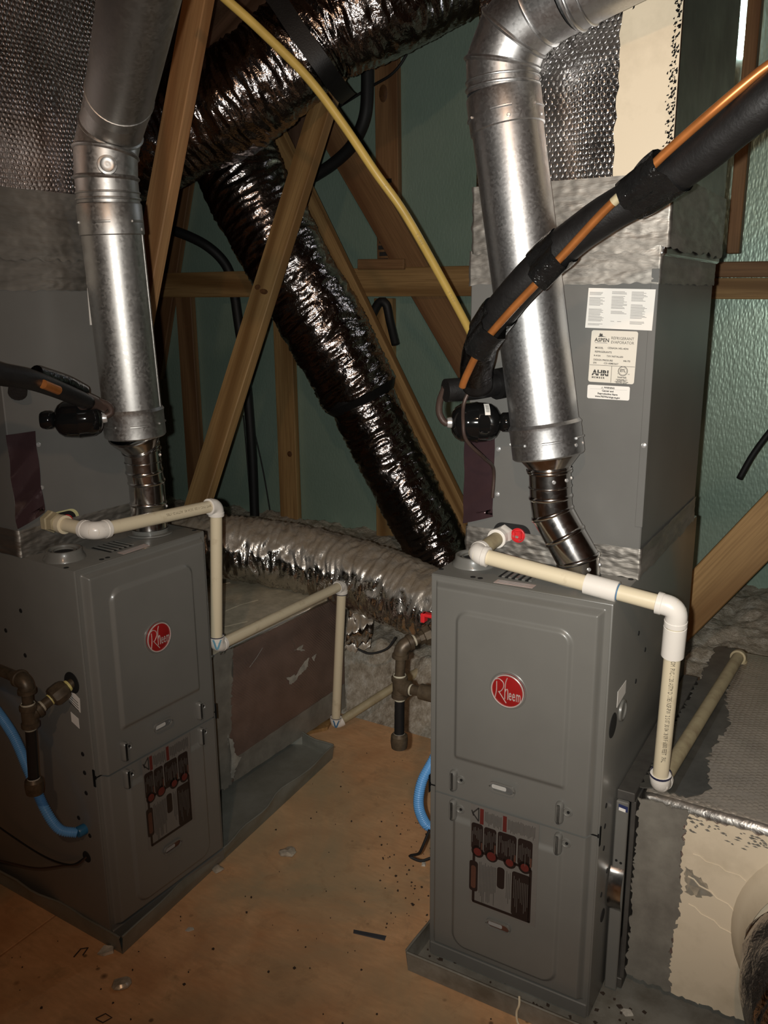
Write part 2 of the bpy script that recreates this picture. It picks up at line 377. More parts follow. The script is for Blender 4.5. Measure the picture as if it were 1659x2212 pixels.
M['fitting'] = mat_dirty('brown_iron_fitting', (.105,.078,.050), (.052,.038,.024), .40, (.4,.7), 60, metal=.35)
M['dope'] = mat_dirty('white_pipe_dope', (.44,.41,.32), (.26,.22,.15), .6, (.4,.8), 120)
M['dope_yellow'] = mat_dirty('yellow_thread_sealant', (.66,.58,.22), (.40,.34,.12), .5, (.4,.8), 120)
M['blue'] = simple('blue_corrugated_conduit', (.12,.34,.68), .32, 0, .1, 30)
M['blue_dark'] = simple('dark_blue_connector', (.02,.12,.24), .35)
M['yellow'] = simple('yellow_gas_tube', (.72,.50,.13), .38, 0, .12, 14)
M['cable'] = simple('black_cable', (.010,.010,.010), .60)
M['red'] = simple('red_plastic', (.62,.025,.03), .35, 0, .08)
M['badge_red'] = simple('badge_red_enamel', (.27,.012,.012), .22, 0, .05)
M['chrome'] = simple('chrome_trim', (.80,.68,.64), .22, .55, .03)
M['paper'] = simple('white_paper', (.80,.77,.72), .55, 0, .03, 10)
M['paper_cream'] = simple('cream_label_stock', (.70,.655,.57), .45, 0, .03, 10)
M['ink'] = simple('black_ink', (.03,.028,.026), .5)
M['ink_grey'] = simple('grey_ink', (.30,.29,.28), .6)
M['label_grey'] = simple('grey_label_stock', (.145,.135,.122), .42, 0, .05)
M['label_black'] = simple('label_black_panel', (.016,.010,.009), .4)
M['label_red'] = simple('label_red_dot', (.105,.016,.013), .45)
M['label_brown'] = simple('label_brown', (.085,.035,.022), .5)
M['label_text'] = simple('label_small_print', (.062,.056,.05), .5)
M['label_text_light'] = simple('label_light_print', (.09,.08,.07), .5)
M['window'] = simple('sight_glass', (.14,.14,.135), .15, .2, .2, 40)
M['insul'] = None
M['daylight'] = mat_emit('daylight_through_gap', (.84,.90,1.0), 130.0)
M['debris_w'] = simple('pale_debris', (.55,.53,.47), .7, 0, .25, 90)
M['debris_d'] = simple('dark_debris', (.05,.035,.025), .7, 0, .2, 90)
M['plastic_clear'] = simple('crumpled_clear_film', (.46,.41,.33), .25, .15, .3, 60)
def mat_insul():
    m, nt, b = nodes('blown_fibre_insulation'); vec = coord(nt)
    f = noise_n(nt, vec, 34, 8, .7)
    nt.links.new(ramp(nt, f, [(.3, (.28,.23,.17)), (.5, (.52,.46,.37)), (.72, (.80,.76,.68))]), b.inputs['Base Color'])
    b.inputs['Roughness'].default_value = .95; b.inputs['Specular IOR Level'].default_value = .1
    bump(nt, b, noise_n(nt, vec, 110, 6, .7), .9, .012); return m
M['insul'] = mat_insul()
# ------------------------------------------------------------------ the setting
def struct(name, label=None):
    o = bpy.data.objects.new(name, None); COL.objects.link(o); o.matrix_world = RF.copy(); o['kind'] = 'structure'; BASE[o.name] = V(); 
    if label: o['label'] = label
    return o
fl = struct('floor')
for i, (u0, u1, w0, w1) in enumerate(((-3.6,-.823,-3.2,.25), (-.818,2.6,-3.2,-1.0), (-.818,.40,-.996,.85), (.404,2.6,-.996,1.05), (-3.6,-.823,.254,.85))):
    part('plywood_sheet', MB().box((u0,w0,-.019), (u1,w1,0), .0012), M['floor'], fl)
part('subfloor', MB().box((-3.6,-3.2,-.06), (2.6,2.2,-.02)), M['roofwood'], fl)
wb = struct('wall_back')
for u0, u1 in ((-4.6,-2.84), (-2.836,-1.945), (-1.941,-.40), (-.396,.82), (.824,2.04), (2.044,2.6)):
    part('foam_panel', MB().box((u0,2.14,-.05), (u1,2.165,4.9), .0015), M['foam'], wb)
wl = struct('wall_left'); part('sheathing', MB().box((-4.3,-3.2,-.05), (-4.25,2.14,1.6)), M['roofwood'], wl)
wr = struct('wall_right'); part('sheathing', MB().box((2.6,-3.2,-.05), (2.65,2.165,5.4)), M['roofwood'], wr)
ce = struct('ceiling')
RS = .62
def roofz(u): return 2.42 + RS*(u + 2.2)
k = 0
uu = -4.35
while uu < 2.62:
    u1 = uu + .62*.8
    mb = MB(); z0, z1 = roofz(uu), roofz(u1 - .004)
    mb.add([(uu,-3.2,z0),(u1-.004,-3.2,z1),(u1-.004,2.14,z1),(uu,2.14,z0),(uu,-3.2,z0+.03),(u1-.004,-3.2,z1+.03),(u1-.004,2.14,z1+.03),(uu,2.14,z0+.03)],
           [(0,1,2,3),(7,6,5,4),(0,4,5,1),(1,5,6,2),(2,6,7,3),(3,7,4,0)])
    part('roof_sheathing', mb, M['roofwood'], ce, smooth=False); uu = u1
def board(name, label, p0, p1, wide, wd, th, mat, cat='lumber', group=None, W=ID):
    p0 = W @ V(p0); p1 = W @ V(p1); z = (p1-p0).normalized(); x = (W.to_3x3() @ V(wide)); x = (x - z*x.dot(z)).normalized(); y = z.cross(x)
    L = (p1-p0).length; mb = MB().box((-wd/2,-th/2,0), (wd/2,th/2,L), .003)
    o = bpy.data.objects.new(name, mesh_of(mb, name, mat)); COL.objects.link(o)
    o.matrix_world = Matrix(((x.x,y.x,z.x,p0.x),(x.y,y.y,z.y,p0.y),(x.z,y.z,z.z,p0.z),(0,0,0,1))); BASE[o.name] = V()
    if label is not None: tag(o, label, cat, group)
    return o
for w0 in (1.78, .9, 0.0, -.9, -1.8):
    r = board('rafter', None, (-4.25, w0, roofz(-4.25)-.075), (2.6, w0, roofz(2.6)-.075), (-RS,0,1), .14, .038, M['roofwood'], W=RF)
    mw = r.matrix_world.copy(); r.parent = ce; r.matrix_parent_inverse = Matrix(); r.matrix_local = RF.inverted() @ mw

# daylight that comes through the gaps between the wall boards, high on the right
dl = struct('trim_1')
for a, b, c, d in (((.109,2.362),(.122,2.352),(.119,2.47),(.108,2.47)), ((.112,2.297),(.127,2.294),(.123,2.347),(.113,2.356)), ((.111,2.228),(.127,2.226),(.124,2.290),(.112,2.292))):
    part('daylight_gap', MB().plate([(p[0], 2.136, p[1]) for p in (a,b,c,d)], (0,.003,0)), M['daylight'], dl, smooth=False)
board('wall_post', 'reddish brown post beside the bright daylight gaps at upper right', (.162,2.10,1.55), (.162,2.10,3.5), (1,0,0), .045, .06, M['wood_far_dim'], 'lumber', W=RF)

# studs, girts and braces on the green wall
WS = 'bare wall studs'
sd = board('wall_stud', 'upright wall stud above the girt bearing dark grade stamps', (-1.325,2.12,1.53), (-1.335,2.12,2.9), (1,0,0), .115, .038, M['wood_far_dim'], group=WS, W=RF)
for z0, n in ((.26, 6), (.06, 6)):
    for i in range(n):
        part('grade_stamp', MB().box((-.050+.006*(i % 2), -.0196, z0+.028*i-.03), (.002+.008*((i*3) % 4), -.0188, z0+.028*i-.012)), M['ink'], sd) if i % 5 != 4 else None
part('knot', MB().lathe((-.012,-.0188,.74), (0,-1,0), [(0,.022),(.0012,.02)], 14).map(lambda p: V((p.x,p.y,.74+(p.z-.74)*1.7))), M['knot'], sd)
board('wall_stud', 'short wall stud behind the lower black flex duct', (-1.353,2.12,.0), (-1.353,2.12,1.40), (1,0,0), .10, .038, M['wood'], group=WS, W=RF)
s2 = board('wall_stud', 'wall stud left of the black flex duct, ending over the silver duct', (-1.943,2.12,.0), (-1.943,2.12,1.42), (1,0,0), .115, .038, M['wood'], group=WS, W=RF)
part('knot', MB().lathe((.02,-.0188,.62), (0,-1,0), [(0,.016),(.0012,.014)], 12), M['knot'], s2)
board('wall_stud', 'shadowed wall stud just right of the left vent pipe', (-2.60,2.12,.0), (-2.60,2.12,1.42), (1,0,0), .11, .038, M['wood_far_dim'], group=WS, W=RF)
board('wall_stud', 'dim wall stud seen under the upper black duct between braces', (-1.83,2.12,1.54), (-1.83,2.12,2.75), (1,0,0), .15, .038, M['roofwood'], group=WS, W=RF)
board('diagonal_brace', 'dim diagonal brace crossing behind the girt right of the black duct', (-1.70,2.08,2.30), (-.80,2.08,.97), (1,0,0), .145, .038, M['wood_far_dim'], W=RF)
board('diagonal_brace', 'shadowed slanting brace beside the left vent pipe', (-2.53,2.12,2.05), (-2.86,2.12,.98), (1,0,0), .10, .038, M['wood_far_dim'], W=RF)
g1 = board('wall_girt', 'horizontal girt board across the green wall behind the ducts', (-4.2,2.035,1.482), (-.25,2.035,1.466), (0,0,1), .125, .045, M['wood'], W=RF)
g2 = board('wall_girt', 'doubled girt board on the green wall right of the coil cabinet', (-.25,2.035,1.43), (2.5,2.035,1.395), (0,0,1), .075, .045, M['wood'], W=RF)
g3 = board('wall_girt', 'upper edge board lying on the right-hand girt', (-.25,2.04,1.497), (2.5,2.04,1.462), (0,0,1), .055, .05, M['wood_far_dim'], W=RF)
board('girt_splice', 'small worn block nailed over the girt under the stamped stud', (-1.42,2.0,1.55), (-1.18,2.0,1.545), (0,0,1), .045, .022, M['wood_far_dim'], W=RF)

# blown insulation beyond the plywood
def insul(i, j):
    u = -3.5 + 6.0*i; w = .84 + 1.3*j
    e = .0 if u < .1 else .16*sm(.1, .45, u)
    t = w - .85 - e - .03*noise.noise(V((u*5, 3.1, 0)))
    h = sm(0, .16, t)*.235 + sm(.15, .9, t)*.06
    n = noise.noise(V((u*6, w*6, 1)))*.035 + noise.noise(V((u*17, w*17, 5)))*.022 + noise.noise(V((u*45, w*45, 9)))*.010
    return V((u, w, -.022 + h + max(-.02, n)*sm(-.01, .12, t)))
solo('blown_insulation', 'heap of grey-beige blown insulation beyond the plywood edge', 'insulation', MB().grid(insul, 460, 110), M['insul'], RF, (-.5,1.4,0), kind='stuff', angle=180)

# roof truss webs
w1 = board('truss_web', 'orange-lit truss board rising beside the left vent pipe', (-1.108,2.697,0), (-.518,2.866,2.38), (.85,-.5,0), .092, .042, M['wood_lamplit'], 'lumber')
w2 = board('truss_web', 'leaning truss board with two knots crossing before the black duct', (-.92,2.92,-.02), (-.098,3.31,2.36), (.86,-.51,0), .096, .040, M['wood'], 'lumber')
for zz, xx, sx in ((1.545,.012,2.0), (1.555,-.022,1.4)):
    part('knot', MB().lathe((0,0,0), (0,1,0), [(0,.010),(.0014,.009)], 12).map(lambda p, zz=zz, xx=xx, sx=sx: V((xx+p.x*sx, .0196+p.y, zz+p.z))), M['knot'], w2)
    part('knot', MB().lathe((0,0,0), (0,-1,0), [(0,.010),(.0014,.009)], 12).map(lambda p, zz=zz, xx=xx, sx=sx: V((xx+p.x*sx, -.0196+p.y, zz+p.z))), M['knot'], w2)
w3 = board('truss_web', 'slanting truss board right of the black duct with one dark knot', (.50,3.56,.10), (-.62,4.08,2.40), (.86,-.51,0), .125, .038, M['wood'], 'lumber')
for sy in (1, -1):
    part('knot', MB().lathe((0,0,0), (0,sy,0), [(0,.020),(.0014,.018)], 14).map(lambda p, sy=sy: V((-.026+p.x, sy*.0186+p.y, .63+p.z*1.5))), M['knot'], w3)
board('truss_web', 'broad grainy truss board slanting up behind the right return box', (-.08,1.15,-.02), (.78,1.29,1.20), (-.7,0,.7), .135, .038, M['wood'], 'lumber', W=RF)

# ------------------------------------------------------------------ furnaces
FW, FD, FZ0, FZ1 = .3556, .71, .02, .884
SEAM = .4275
def door_mesh(z0, z1, top):
    m_ = .0035; x0, x1 = m_, FW - m_
    def h(x, z):
        ex = min(x-x0, x1-x); eb = (z1-z) if top else (z-z0)
        e = min(ex, eb)
        v = .0015 + .0165*sm(.0085, .0195, e) if e > .003 else .0015
        # raised field, open toward the seam
        ix0, ix1 = .0665, .2895
        if top:
            izt = .8255; d = inside(x, z, ix0, ix1, .40, izt, .024); fade = sm(.512, .525, z)
        else:
            izb = .082; d = inside(x, z, ix0, ix1, izb, .60, .030); fade = 1 - sm(.375, .388, z)
        v += .0060*sm(-.0045, .0045, d)*fade
        return v
    def inside(x, z, a, b, c, d, r):
        cx = min(max(x, a+r), b-r); cz = min(max(z, c+r), d-r)
        return r - math.hypot(x-cx, z-cz) if (x < a+r or x > b-r or z < c+r or z > d-r) else min(x-a, b-x, z-c, d-z)
    nu, nv = 190, 220
    def fn(i, j):
        x = x0 + (x1-x0)*i; z = z0 + (z1-z0)*j
        return V((x, -h(x, z), z))
    mb = MB().grid(fn, nu, nv)
    mb.box((x0, -.0016, z0), (x1, 0.0, z1))
    return mb
def capsule_bar(cx, cz, hx, hz, y0, hgt):
    lo = rrect(cx, cz, hx, hz, min(hx, hz)*.98, 6); n = len(lo); mb = MB()
    rings = []
    for s, d in ((1.0, 0), (1.0, hgt*.45), (.86, hgt*.8), (.6, hgt)):
        rings.append([V((cx + (x-cx) - math.copysign(min(hx,hz)*(1-s), x-cx), y0 - d, cz + (z-cz) - math.copysign(min(hx,hz)*(1-s), z-cz))) for x, z in lo])
    vs = [p for r_ in rings for p in r_]; fs = []
    for i in range(len(rings)-1):
        for k in range(n): k2 = (k+1) % n; fs.append((i*n+k, i*n+k2, (i+1)*n+k2, (i+1)*n+k))
    fs.append(tuple((len(rings)-1)*n+k for k in range(n))); return mb.add(vs, fs)
def flat_on(y, mb2, s=1.0, cx=0, cz=0):      # xy text -> facing -y
    return MB().add([V((cx + p.x*s, y, cz + p.y*s)) for p in mb2.v], mb2.f)
def stroke(pts, r, y, n=8):
    return MB().tube([V((x, y, z)) for x, z in spline2(pts)], r, n)
def spline2(pts):
    return [(p.x, p.y) for p in spline([V((a, b, 0)) for a, b in pts], .0012)]
def furnace(Mx, label, dirt, hose_side):
    t = thing('gas_furnace', label, 'furnace', Mx, (0,0,FZ0))
    cab = MB().box((0,0,FZ0), (FW,FD,FZ1), .003, 2)
    part('cabinet', cab, M['paint'], t)
    part('base_rail', MB().box((.004,-.006,FZ0), (FW-.004,.0,FZ0+.03), .002), M['paint'], t)
    ud = part('upper_door', door_mesh(SEAM+.0018, FZ1-.002, True), M['paint'], t, angle=60)
    ld = part('lower_door', door_mesh(FZ0+.028, SEAM-.0018, False), M['paint'], t, angle=60)
    part('door_gap', MB().box((.001,-.0012,SEAM-.004), (FW-.001,.0,SEAM+.004)), M['paint_dark'], t)
    # badge
    bc = (.176, .690); y = -.0241
    rg = MB().lathe((bc[0], y+.001, bc[1]), (0,-1,0), [(0,.037),(.0012,.0375),(.0022,.036),(.0012,.0345),(.0,.034)], 40, False)
    part('badge_recess', rg, M['paint'], ud)
    bd = part('badge', MB().lathe((bc[0], y, bc[1]), (0,-1,0), [(0,.0325),(.004,.0325),(.005,.031)], 40), M['badge_red'], ud, 'round red maker badge')
    part('badge_rim', MB().lathe((bc[0], y-.0035, bc[1]), (0,-1,0), [(0,.0328),(.0025,.0328),(.003,.0318),(.0025,.0305),(0,.0303)], 40, False), M['chrome'], ud)
    yb = y - .0056; X, Z = bc
    let = MB()
    for pts in ([(-.0215,.016),(-.0215,-.002),(-.0241,-.018)], [(-.0235,.0195),(-.0165,.0215),(-.0085,.016),(-.0075,.007),(-.0125,-.002),(-.0175,-.0045)],
                [(-.0165,-.0045),(-.010,-.013),(-.0015,-.0241)], [(-.0005,.0265),(-.0035,.017),(-.0045,.0),(-.0045,-.0165)]):
        let = merge(let, stroke([(X+a, Z+b) for a, b in pts], .0009, yb))
    for x0 in (-.0045,):
        let = merge(let, stroke([(X+x0, Z-.003), (X+x0+.003, Z+.0035), (X+x0+.0055, Z+.002), (X+x0+.006, Z-.0165)], .0009, yb))
    for ch, dx in (('e', .0062), ('e', .0132), ('m', .0225)):
        let = merge(let, flat_on(yb-.0006, text(ch, .021, sx=.66 if ch == 'e' else .62, bold=.0002), 1, X+dx, Z-.0065).map(lambda p: V((p.x, p.y, Z-.0065+(p.z-Z+.0065)*1.55))))
    part('badge_lettering', let, M['chrome'], ud)
    for cz, par in ((.483, ud), (.172, ld)):
        wr_ = MB()
        lo = rrect(.170, cz, .027, .0105, .0102, 7); n = len(lo)
        vs = []; fs = []
        for s, d in ((0, 0), (0, .0035), (.0028, .0035), (.0028, .0005)):
            vs += [V((.170+(x-.170)-math.copysign(s, x-.170), -.0254-d, cz+(z-cz)-math.copysign(s, z-cz))) for x, z in lo]
        for i in range(3):
            for k in range(n): k2 = (k+1) % n; fs.append((i*n+k, i*n+k2, (i+1)*n+k2, (i+1)*n+k))
        part('sight_window_frame', wr_.add(vs, fs), M['paint'], par)
        part('sight_window', MB().plate([V((x, -.0242, z)) for x, z in rrect(.170, cz, .0242, .0077, .0075, 6)], (0,-.0004,0)), M['window'] if par is ud else M['label_brown'], par)
        part('sight_window_slot', MB().plate([V((x, -.0248, z)) for x, z in rrect(.163, cz-.001, .015, .0042, .0030, 4)], (0,-.0004,0)), M['paper_dull'] if par is ud else M['ink_grey'], par)
    for cx in (.064, .284):
        for cz, par in ((.466, ud), (.400, ld)):
            part('latch', capsule_bar(cx, cz, .0075, .023, -.0176, .012), M['paint'], par)
            part('latch_dimple', MB().lathe((cx+.014, -.0176, cz+.004), (0,-1,0), [(0,.0105),(.002,.0095),(.0025,.008),(.0005,.0062)], 18), M['paint'], par)
            part('latch_hole', MB().lathe((cx+.016, -.0186, cz+.004), (0,-1,0), [(0,.003),(.0012,.003)], 10), M['black_hole'], par)
    # warning label on the lower door: a plate of print
    def L(s, q, y_=-.0242): return V((.104+s*.143, y_, .429-q*.229))
    lab = part('wiring_label', MB().plate([L(0,0), L(1,0), L(1,1), L(0,1)], (0,-.0004,0)), M['label_grey'], ld, smooth=False)
    def panel(s0, s1, t0, t1, y_=-.0248, r=.02):
        hx = (s1-s0)/2; hz = (t1-t0)/2; a = .143; b = .229
        lo = rrect(0, 0, hx*a, hz*b, min(r*a*2, hx*a*.98, hz*b*.98), 4); c = L((s0+s1)/2, (t0+t1)/2, y_)
        return MB().plate([c + V((x, 0, z)) for x, z in lo], (0,-.0003,0))
    def disc(s, q, r, y_): return MB().lathe(L(s, q, y_), (0,-1,0), [(0, r), (.0003, r)], 20)
    frame_l = merge(panel(.045,.085,.44,.97), panel(.05,.92,.952,.978), panel(.885,.925,.45,.978), panel(.1,.9,.435,.46))
    blk = [panel(.02,.195,.175,.44), panel(.21,.395,.182,.44), panel(.415,.69,.182,.44), panel(.71,.92,.182,.44), panel(.0,.13,.555,.86,-.0249), panel(.42,.53,.53,.74), panel(.64,.905,.52,.955)]
    for b_ in blk: part('label_panel', b_, M['label_black'], ld, smooth=False)
    part('label_frame', frame_l, M['label_black'], ld, smooth=False, kind='stuff')
    for s in (.12,.33,.60,.82): part('label_disc', disc(s, .45, .0135, -.0248), M['label_black'], ld, smooth=False)
    red = ([disc(s, q, r_, -.0253) for s, q, r_ in ((.12,.452,.0085),(.33,.452,.0095),(.60,.452,.008),(.82,.45,.0085))] + [panel(.145,.20,.02,.17,r=.0), panel(.485,.54,.02,.17,r=.0)])
    for b_ in red: part('label_red_mark', b_, M['label_red'], ld, smooth=False)
    br = (panel(.028,.102,.60,.83,-.0254), panel(.17,.19,.35,.42,-.0254), panel(.37,.39,.33,.42,-.0254), panel(.66,.685,.36,.43,-.0254), panel(.89,.915,.34,.43,-.0254))
    for b_ in br: part('label_brown_mark', b_, M['label_brown'], ld, smooth=False)
    rnd = random.Random(4); tx = MB(); tl = MB()
    for s in [.22+.018*i for i in range(14)] + [.56+.018*i for i in range(22)]:
        a = .03+.02*rnd.random(); tx = merge(tx, panel(s, s+.008, a, min(.165, a+.09+.05*rnd.random()), r=0))
    for s in [.15+.022*i for i in range(12)] + [.56, .585, .61]:
        a = .54+.03*rnd.random(); tx = merge(tx, panel(s, s+.008, a, a+.25+.14*rnd.random(), r=0))
    for b0, b1 in ((.035,.18), (.225,.38), (.44,.67), (.73,.90)):
        s = b0
        while s < b1:
            a = .21+.05*rnd.random(); tl = merge(tl, panel(s, s+.007, a, a+.06+.12*rnd.random(), -.0254, 0)); s += .022
    for s in [.67+.025*i for i in range(9)]:
        a = .56+.05*rnd.random(); tl = merge(tl, panel(s, s+.008, a, a+.2+.13*rnd.random(), -.0254, 0))
    part('label_fine_print', tx, M['label_text'], ld, smooth=False, kind='stuff'); part('label_panel_print', tl, M['label_text_light'], ld, smooth=False, kind='stuff')
    tri = MB()
    for (a, b), (c, d) in (((.035,.085),(.125,.02)), ((.125,.02),(.125,.15)), ((.125,.15),(.035,.085)), ((.02,.06),(.05,.11))):
        p, q = L(a, b, -.0248), L(c, d, -.0248); nn = (q-p).normalized().cross(V((0,1,0)))*.0014
        tri = merge(tri, MB().plate([p+nn, q+nn, q-nn, p-nn], (0,-.0004,0)))
    part('label_warning_triangle', tri, M['ink'], ld, smooth=False)
    # top of the cabinet
    kn = MB().lathe((.047,.092,FZ1), (0,0,1), [(0,.043),(.004,.042),(.010,.037),(.020,.036),(.021,.034),(.020,.030),(.012,.029)], 32, False)
    part('inlet_collar', kn, M['paint'], t)
    part('inlet_opening', MB().lathe((.047,.092,FZ1+.0125), (0,0,1), [(0,.0295),(.0005,.0295)], 28), M['black_hole'], t)
    part('inlet_ring', MB().lathe((.047,.092,FZ1+.013), (0,0,1), [(0,.024),(.004,.024),(.004,.021),(0,.021)], 28, False), M['paint'], t)
    for i in range(5):
        x = .122 + .0135*i
        part('louver_slot', MB().plate([V((x+a, .041+b, FZ1+.0006)) for a, b in ((0,0),(.006,0),(.006,.062),(0,.062))], (0,0,.0005)), M['black_hole'], t, smooth=False)
        part('louver_blade', MB().box((x+.006,.043,FZ1), (x+.0125,.101,FZ1+.003), .001), M['paint'], t)
    st = part('top_sticker', MB().plate([V((x, yy, FZ1+.0006)) for x, yy in ((.128,.006),(.203,.010),(.203,.030),(.128,.026))], (0,0,.0005)), simple('pinkish_sticker', (.50,.40,.37), .5), t, smooth=False)
    part('sticker_print', merge(*[MB().plate([V((x, yy, FZ1+.0014)) for x, yy in ((.133,.010+.004*i),(.196-.01*(i % 2),.0135+.004*i),(.196-.01*(i % 2),.0148+.004*i),(.133,.0113+.004*i))], (0,0,.0003)) for i in range(4)]), M['ink_grey'], st, smooth=False)
    for x, yy in ((.081,.017),(.096,.017),(.345,.021),(.004,.031),(.345,.15)):
        part('knockout_hole', MB().lathe((max(.006,x), yy, FZ1+.0003), (0,0,1), [(0,.0052),(.0006,.0052)], 12), M['black_hole'], t)
    # sides: gas inlet, screw holes
    for side in (0, 1):
        X0 = -.0006 if side == 0 else FW + .0006; dx = -1 if side == 0 else 1
        part('gas_inlet_hole', MB().lathe((X0-dx*.0006, .044, .634), (dx,0,0), [(0,.024),(.0010,.0235),(.0012,.022)], 24), M['black_hole'], t)
        for yy, zz in ((.195,.762),(.26,.703),(.198,.659),(.032,.474),(.032,.430),(.034,.381),(.07,.308),(.037,.276)):
            part('screw_hole', MB().lathe((X0-dx*.0006, yy, zz), (dx,0,0), [(0,.0052),(.0011,.0048)], 10), M['black_hole'], t)
        part('wire_knockout', MB().lathe((X0-dx*.0006, .056, .216), (dx,0,0), [(0,.0135),(.0012,.0130)], 18), M['black_hole'], t)
        part('door_side_clip', MB().box((X0-dx*.0005, -.003, SEAM-.020), (X0+dx*.0012, .004, SEAM+.020), .0004), M['paint_dark'], t)
        s = MB()
        if side == 0:
            s = MB().plate([V((X0, a, b)) for a, b in ((.070,.604),(.064,.596),(.024,.572),(.022,.604),(.056,.622))], (dx*.0006,0,0))
            sk = part('side_sticker', s, M['paper'], t, 'white printed sticker under the gas inlet', smooth=False)
            part('sticker_print', merge(*[MB().plate([V((X0+dx*.0008, a, b)) for a, b in ((.058,.607-.006*i),(.028,.594-.006*i),(.028,.5925-.006*i),(.058,.6055-.006*i))], (dx*.0003,0,0)) for i in range(4)]), M['ink'], sk, smooth=False)
            part('square_sticker', MB().plate([V((X0, a, b)) for a, b in ((.057,.565),(.033,.556),(.033,.533),(.057,.543))], (dx*.0006,0,0)), M['paper'], t, 'small square white sticker', smooth=False)
        else:
            part('side_sticker', MB().plate([V((X0, a, b)) for a, b in ((.062,.694),(.118,.694),(.118,.668),(.062,.662))], (dx*.0006,0,0)), M['paper'], t, 'white sticker on the dark side', smooth=False)
            part('side_plug', MB().lathe((X0, .10, .640), (dx,0,0), [(0,.022),(.004,.021),(.005,.017),(.002,.015)], 20), M['paint'], t)
    return t
fR = furnace(RF, 'gas furnace facing the camera in front of the tall coil cabinet with white papers', 0, 0)
fL = furnace(LF, 'gas furnace turned to the right with blue hose and gas pipe at its side', 0, 1)

# ------------------------------------------------------------------ evaporator coil cabinets with their duct plenums
CZ0, CZ1 = .8845, 1.467
def bars(fr, rows, y, mat_, par, name='fine_print'):
    part(name, merge(*[MB().plate([fr(a, b), fr(c, b), fr(c, b+h), fr(a, b+h)], (0,-.0003,0)) for a, c, b, h in rows]), mat_, par, smooth=False)
def crumple_band(u0, u1, w0, w1, z0, z1, amp, seed, off=.003, ragged=.006):
    """foil tape wrapped over the front and both sides of a cabinet, with a ragged lower edge"""
    P = [(u0-off, w1), (u0-off, w0-off), (u1+off, w0-off), (u1+off, w1)]; seg = []
    for (a, b), n in zip(zip(P[:-1], P[1:]), (30, 110, 30)):
        for k in range(n): seg.append((a[0]+(b[0]-a[0])*k/n, a[1]+(b[1]-a[1])*k/n))
    seg.append(P[-1]); mb = MB(); nz = 46
    def fn(i, j):
        a, b = seg[min(len(seg)-1, int(round(i*(len(seg)-1))))]
        ed = ragged*(noise.noise(V((a*55+seed, b*55, 2)))*1.6 + noise.noise(V((a*17, b*17+seed, 4))))
        z = z0 + ed*(1-j) + (z1-z0)*j
        d = amp*(noise.noise(V((a*22+seed, b*22, z*55))) + .6*noise.noise(V((a*70, b*70+seed, z*130)))) + amp*.6
        du = -1 if abs(a-u0+off) < 1e-6 else (1 if abs(a-u1-off) < 1e-6 else 0); dw = -1 if abs(b-w0+off) < 1e-6 else 0
        return V((a + du*max(0, d), b + dw*max(0, d), z))
    return mb.grid(fn, len(seg)-1, nz)
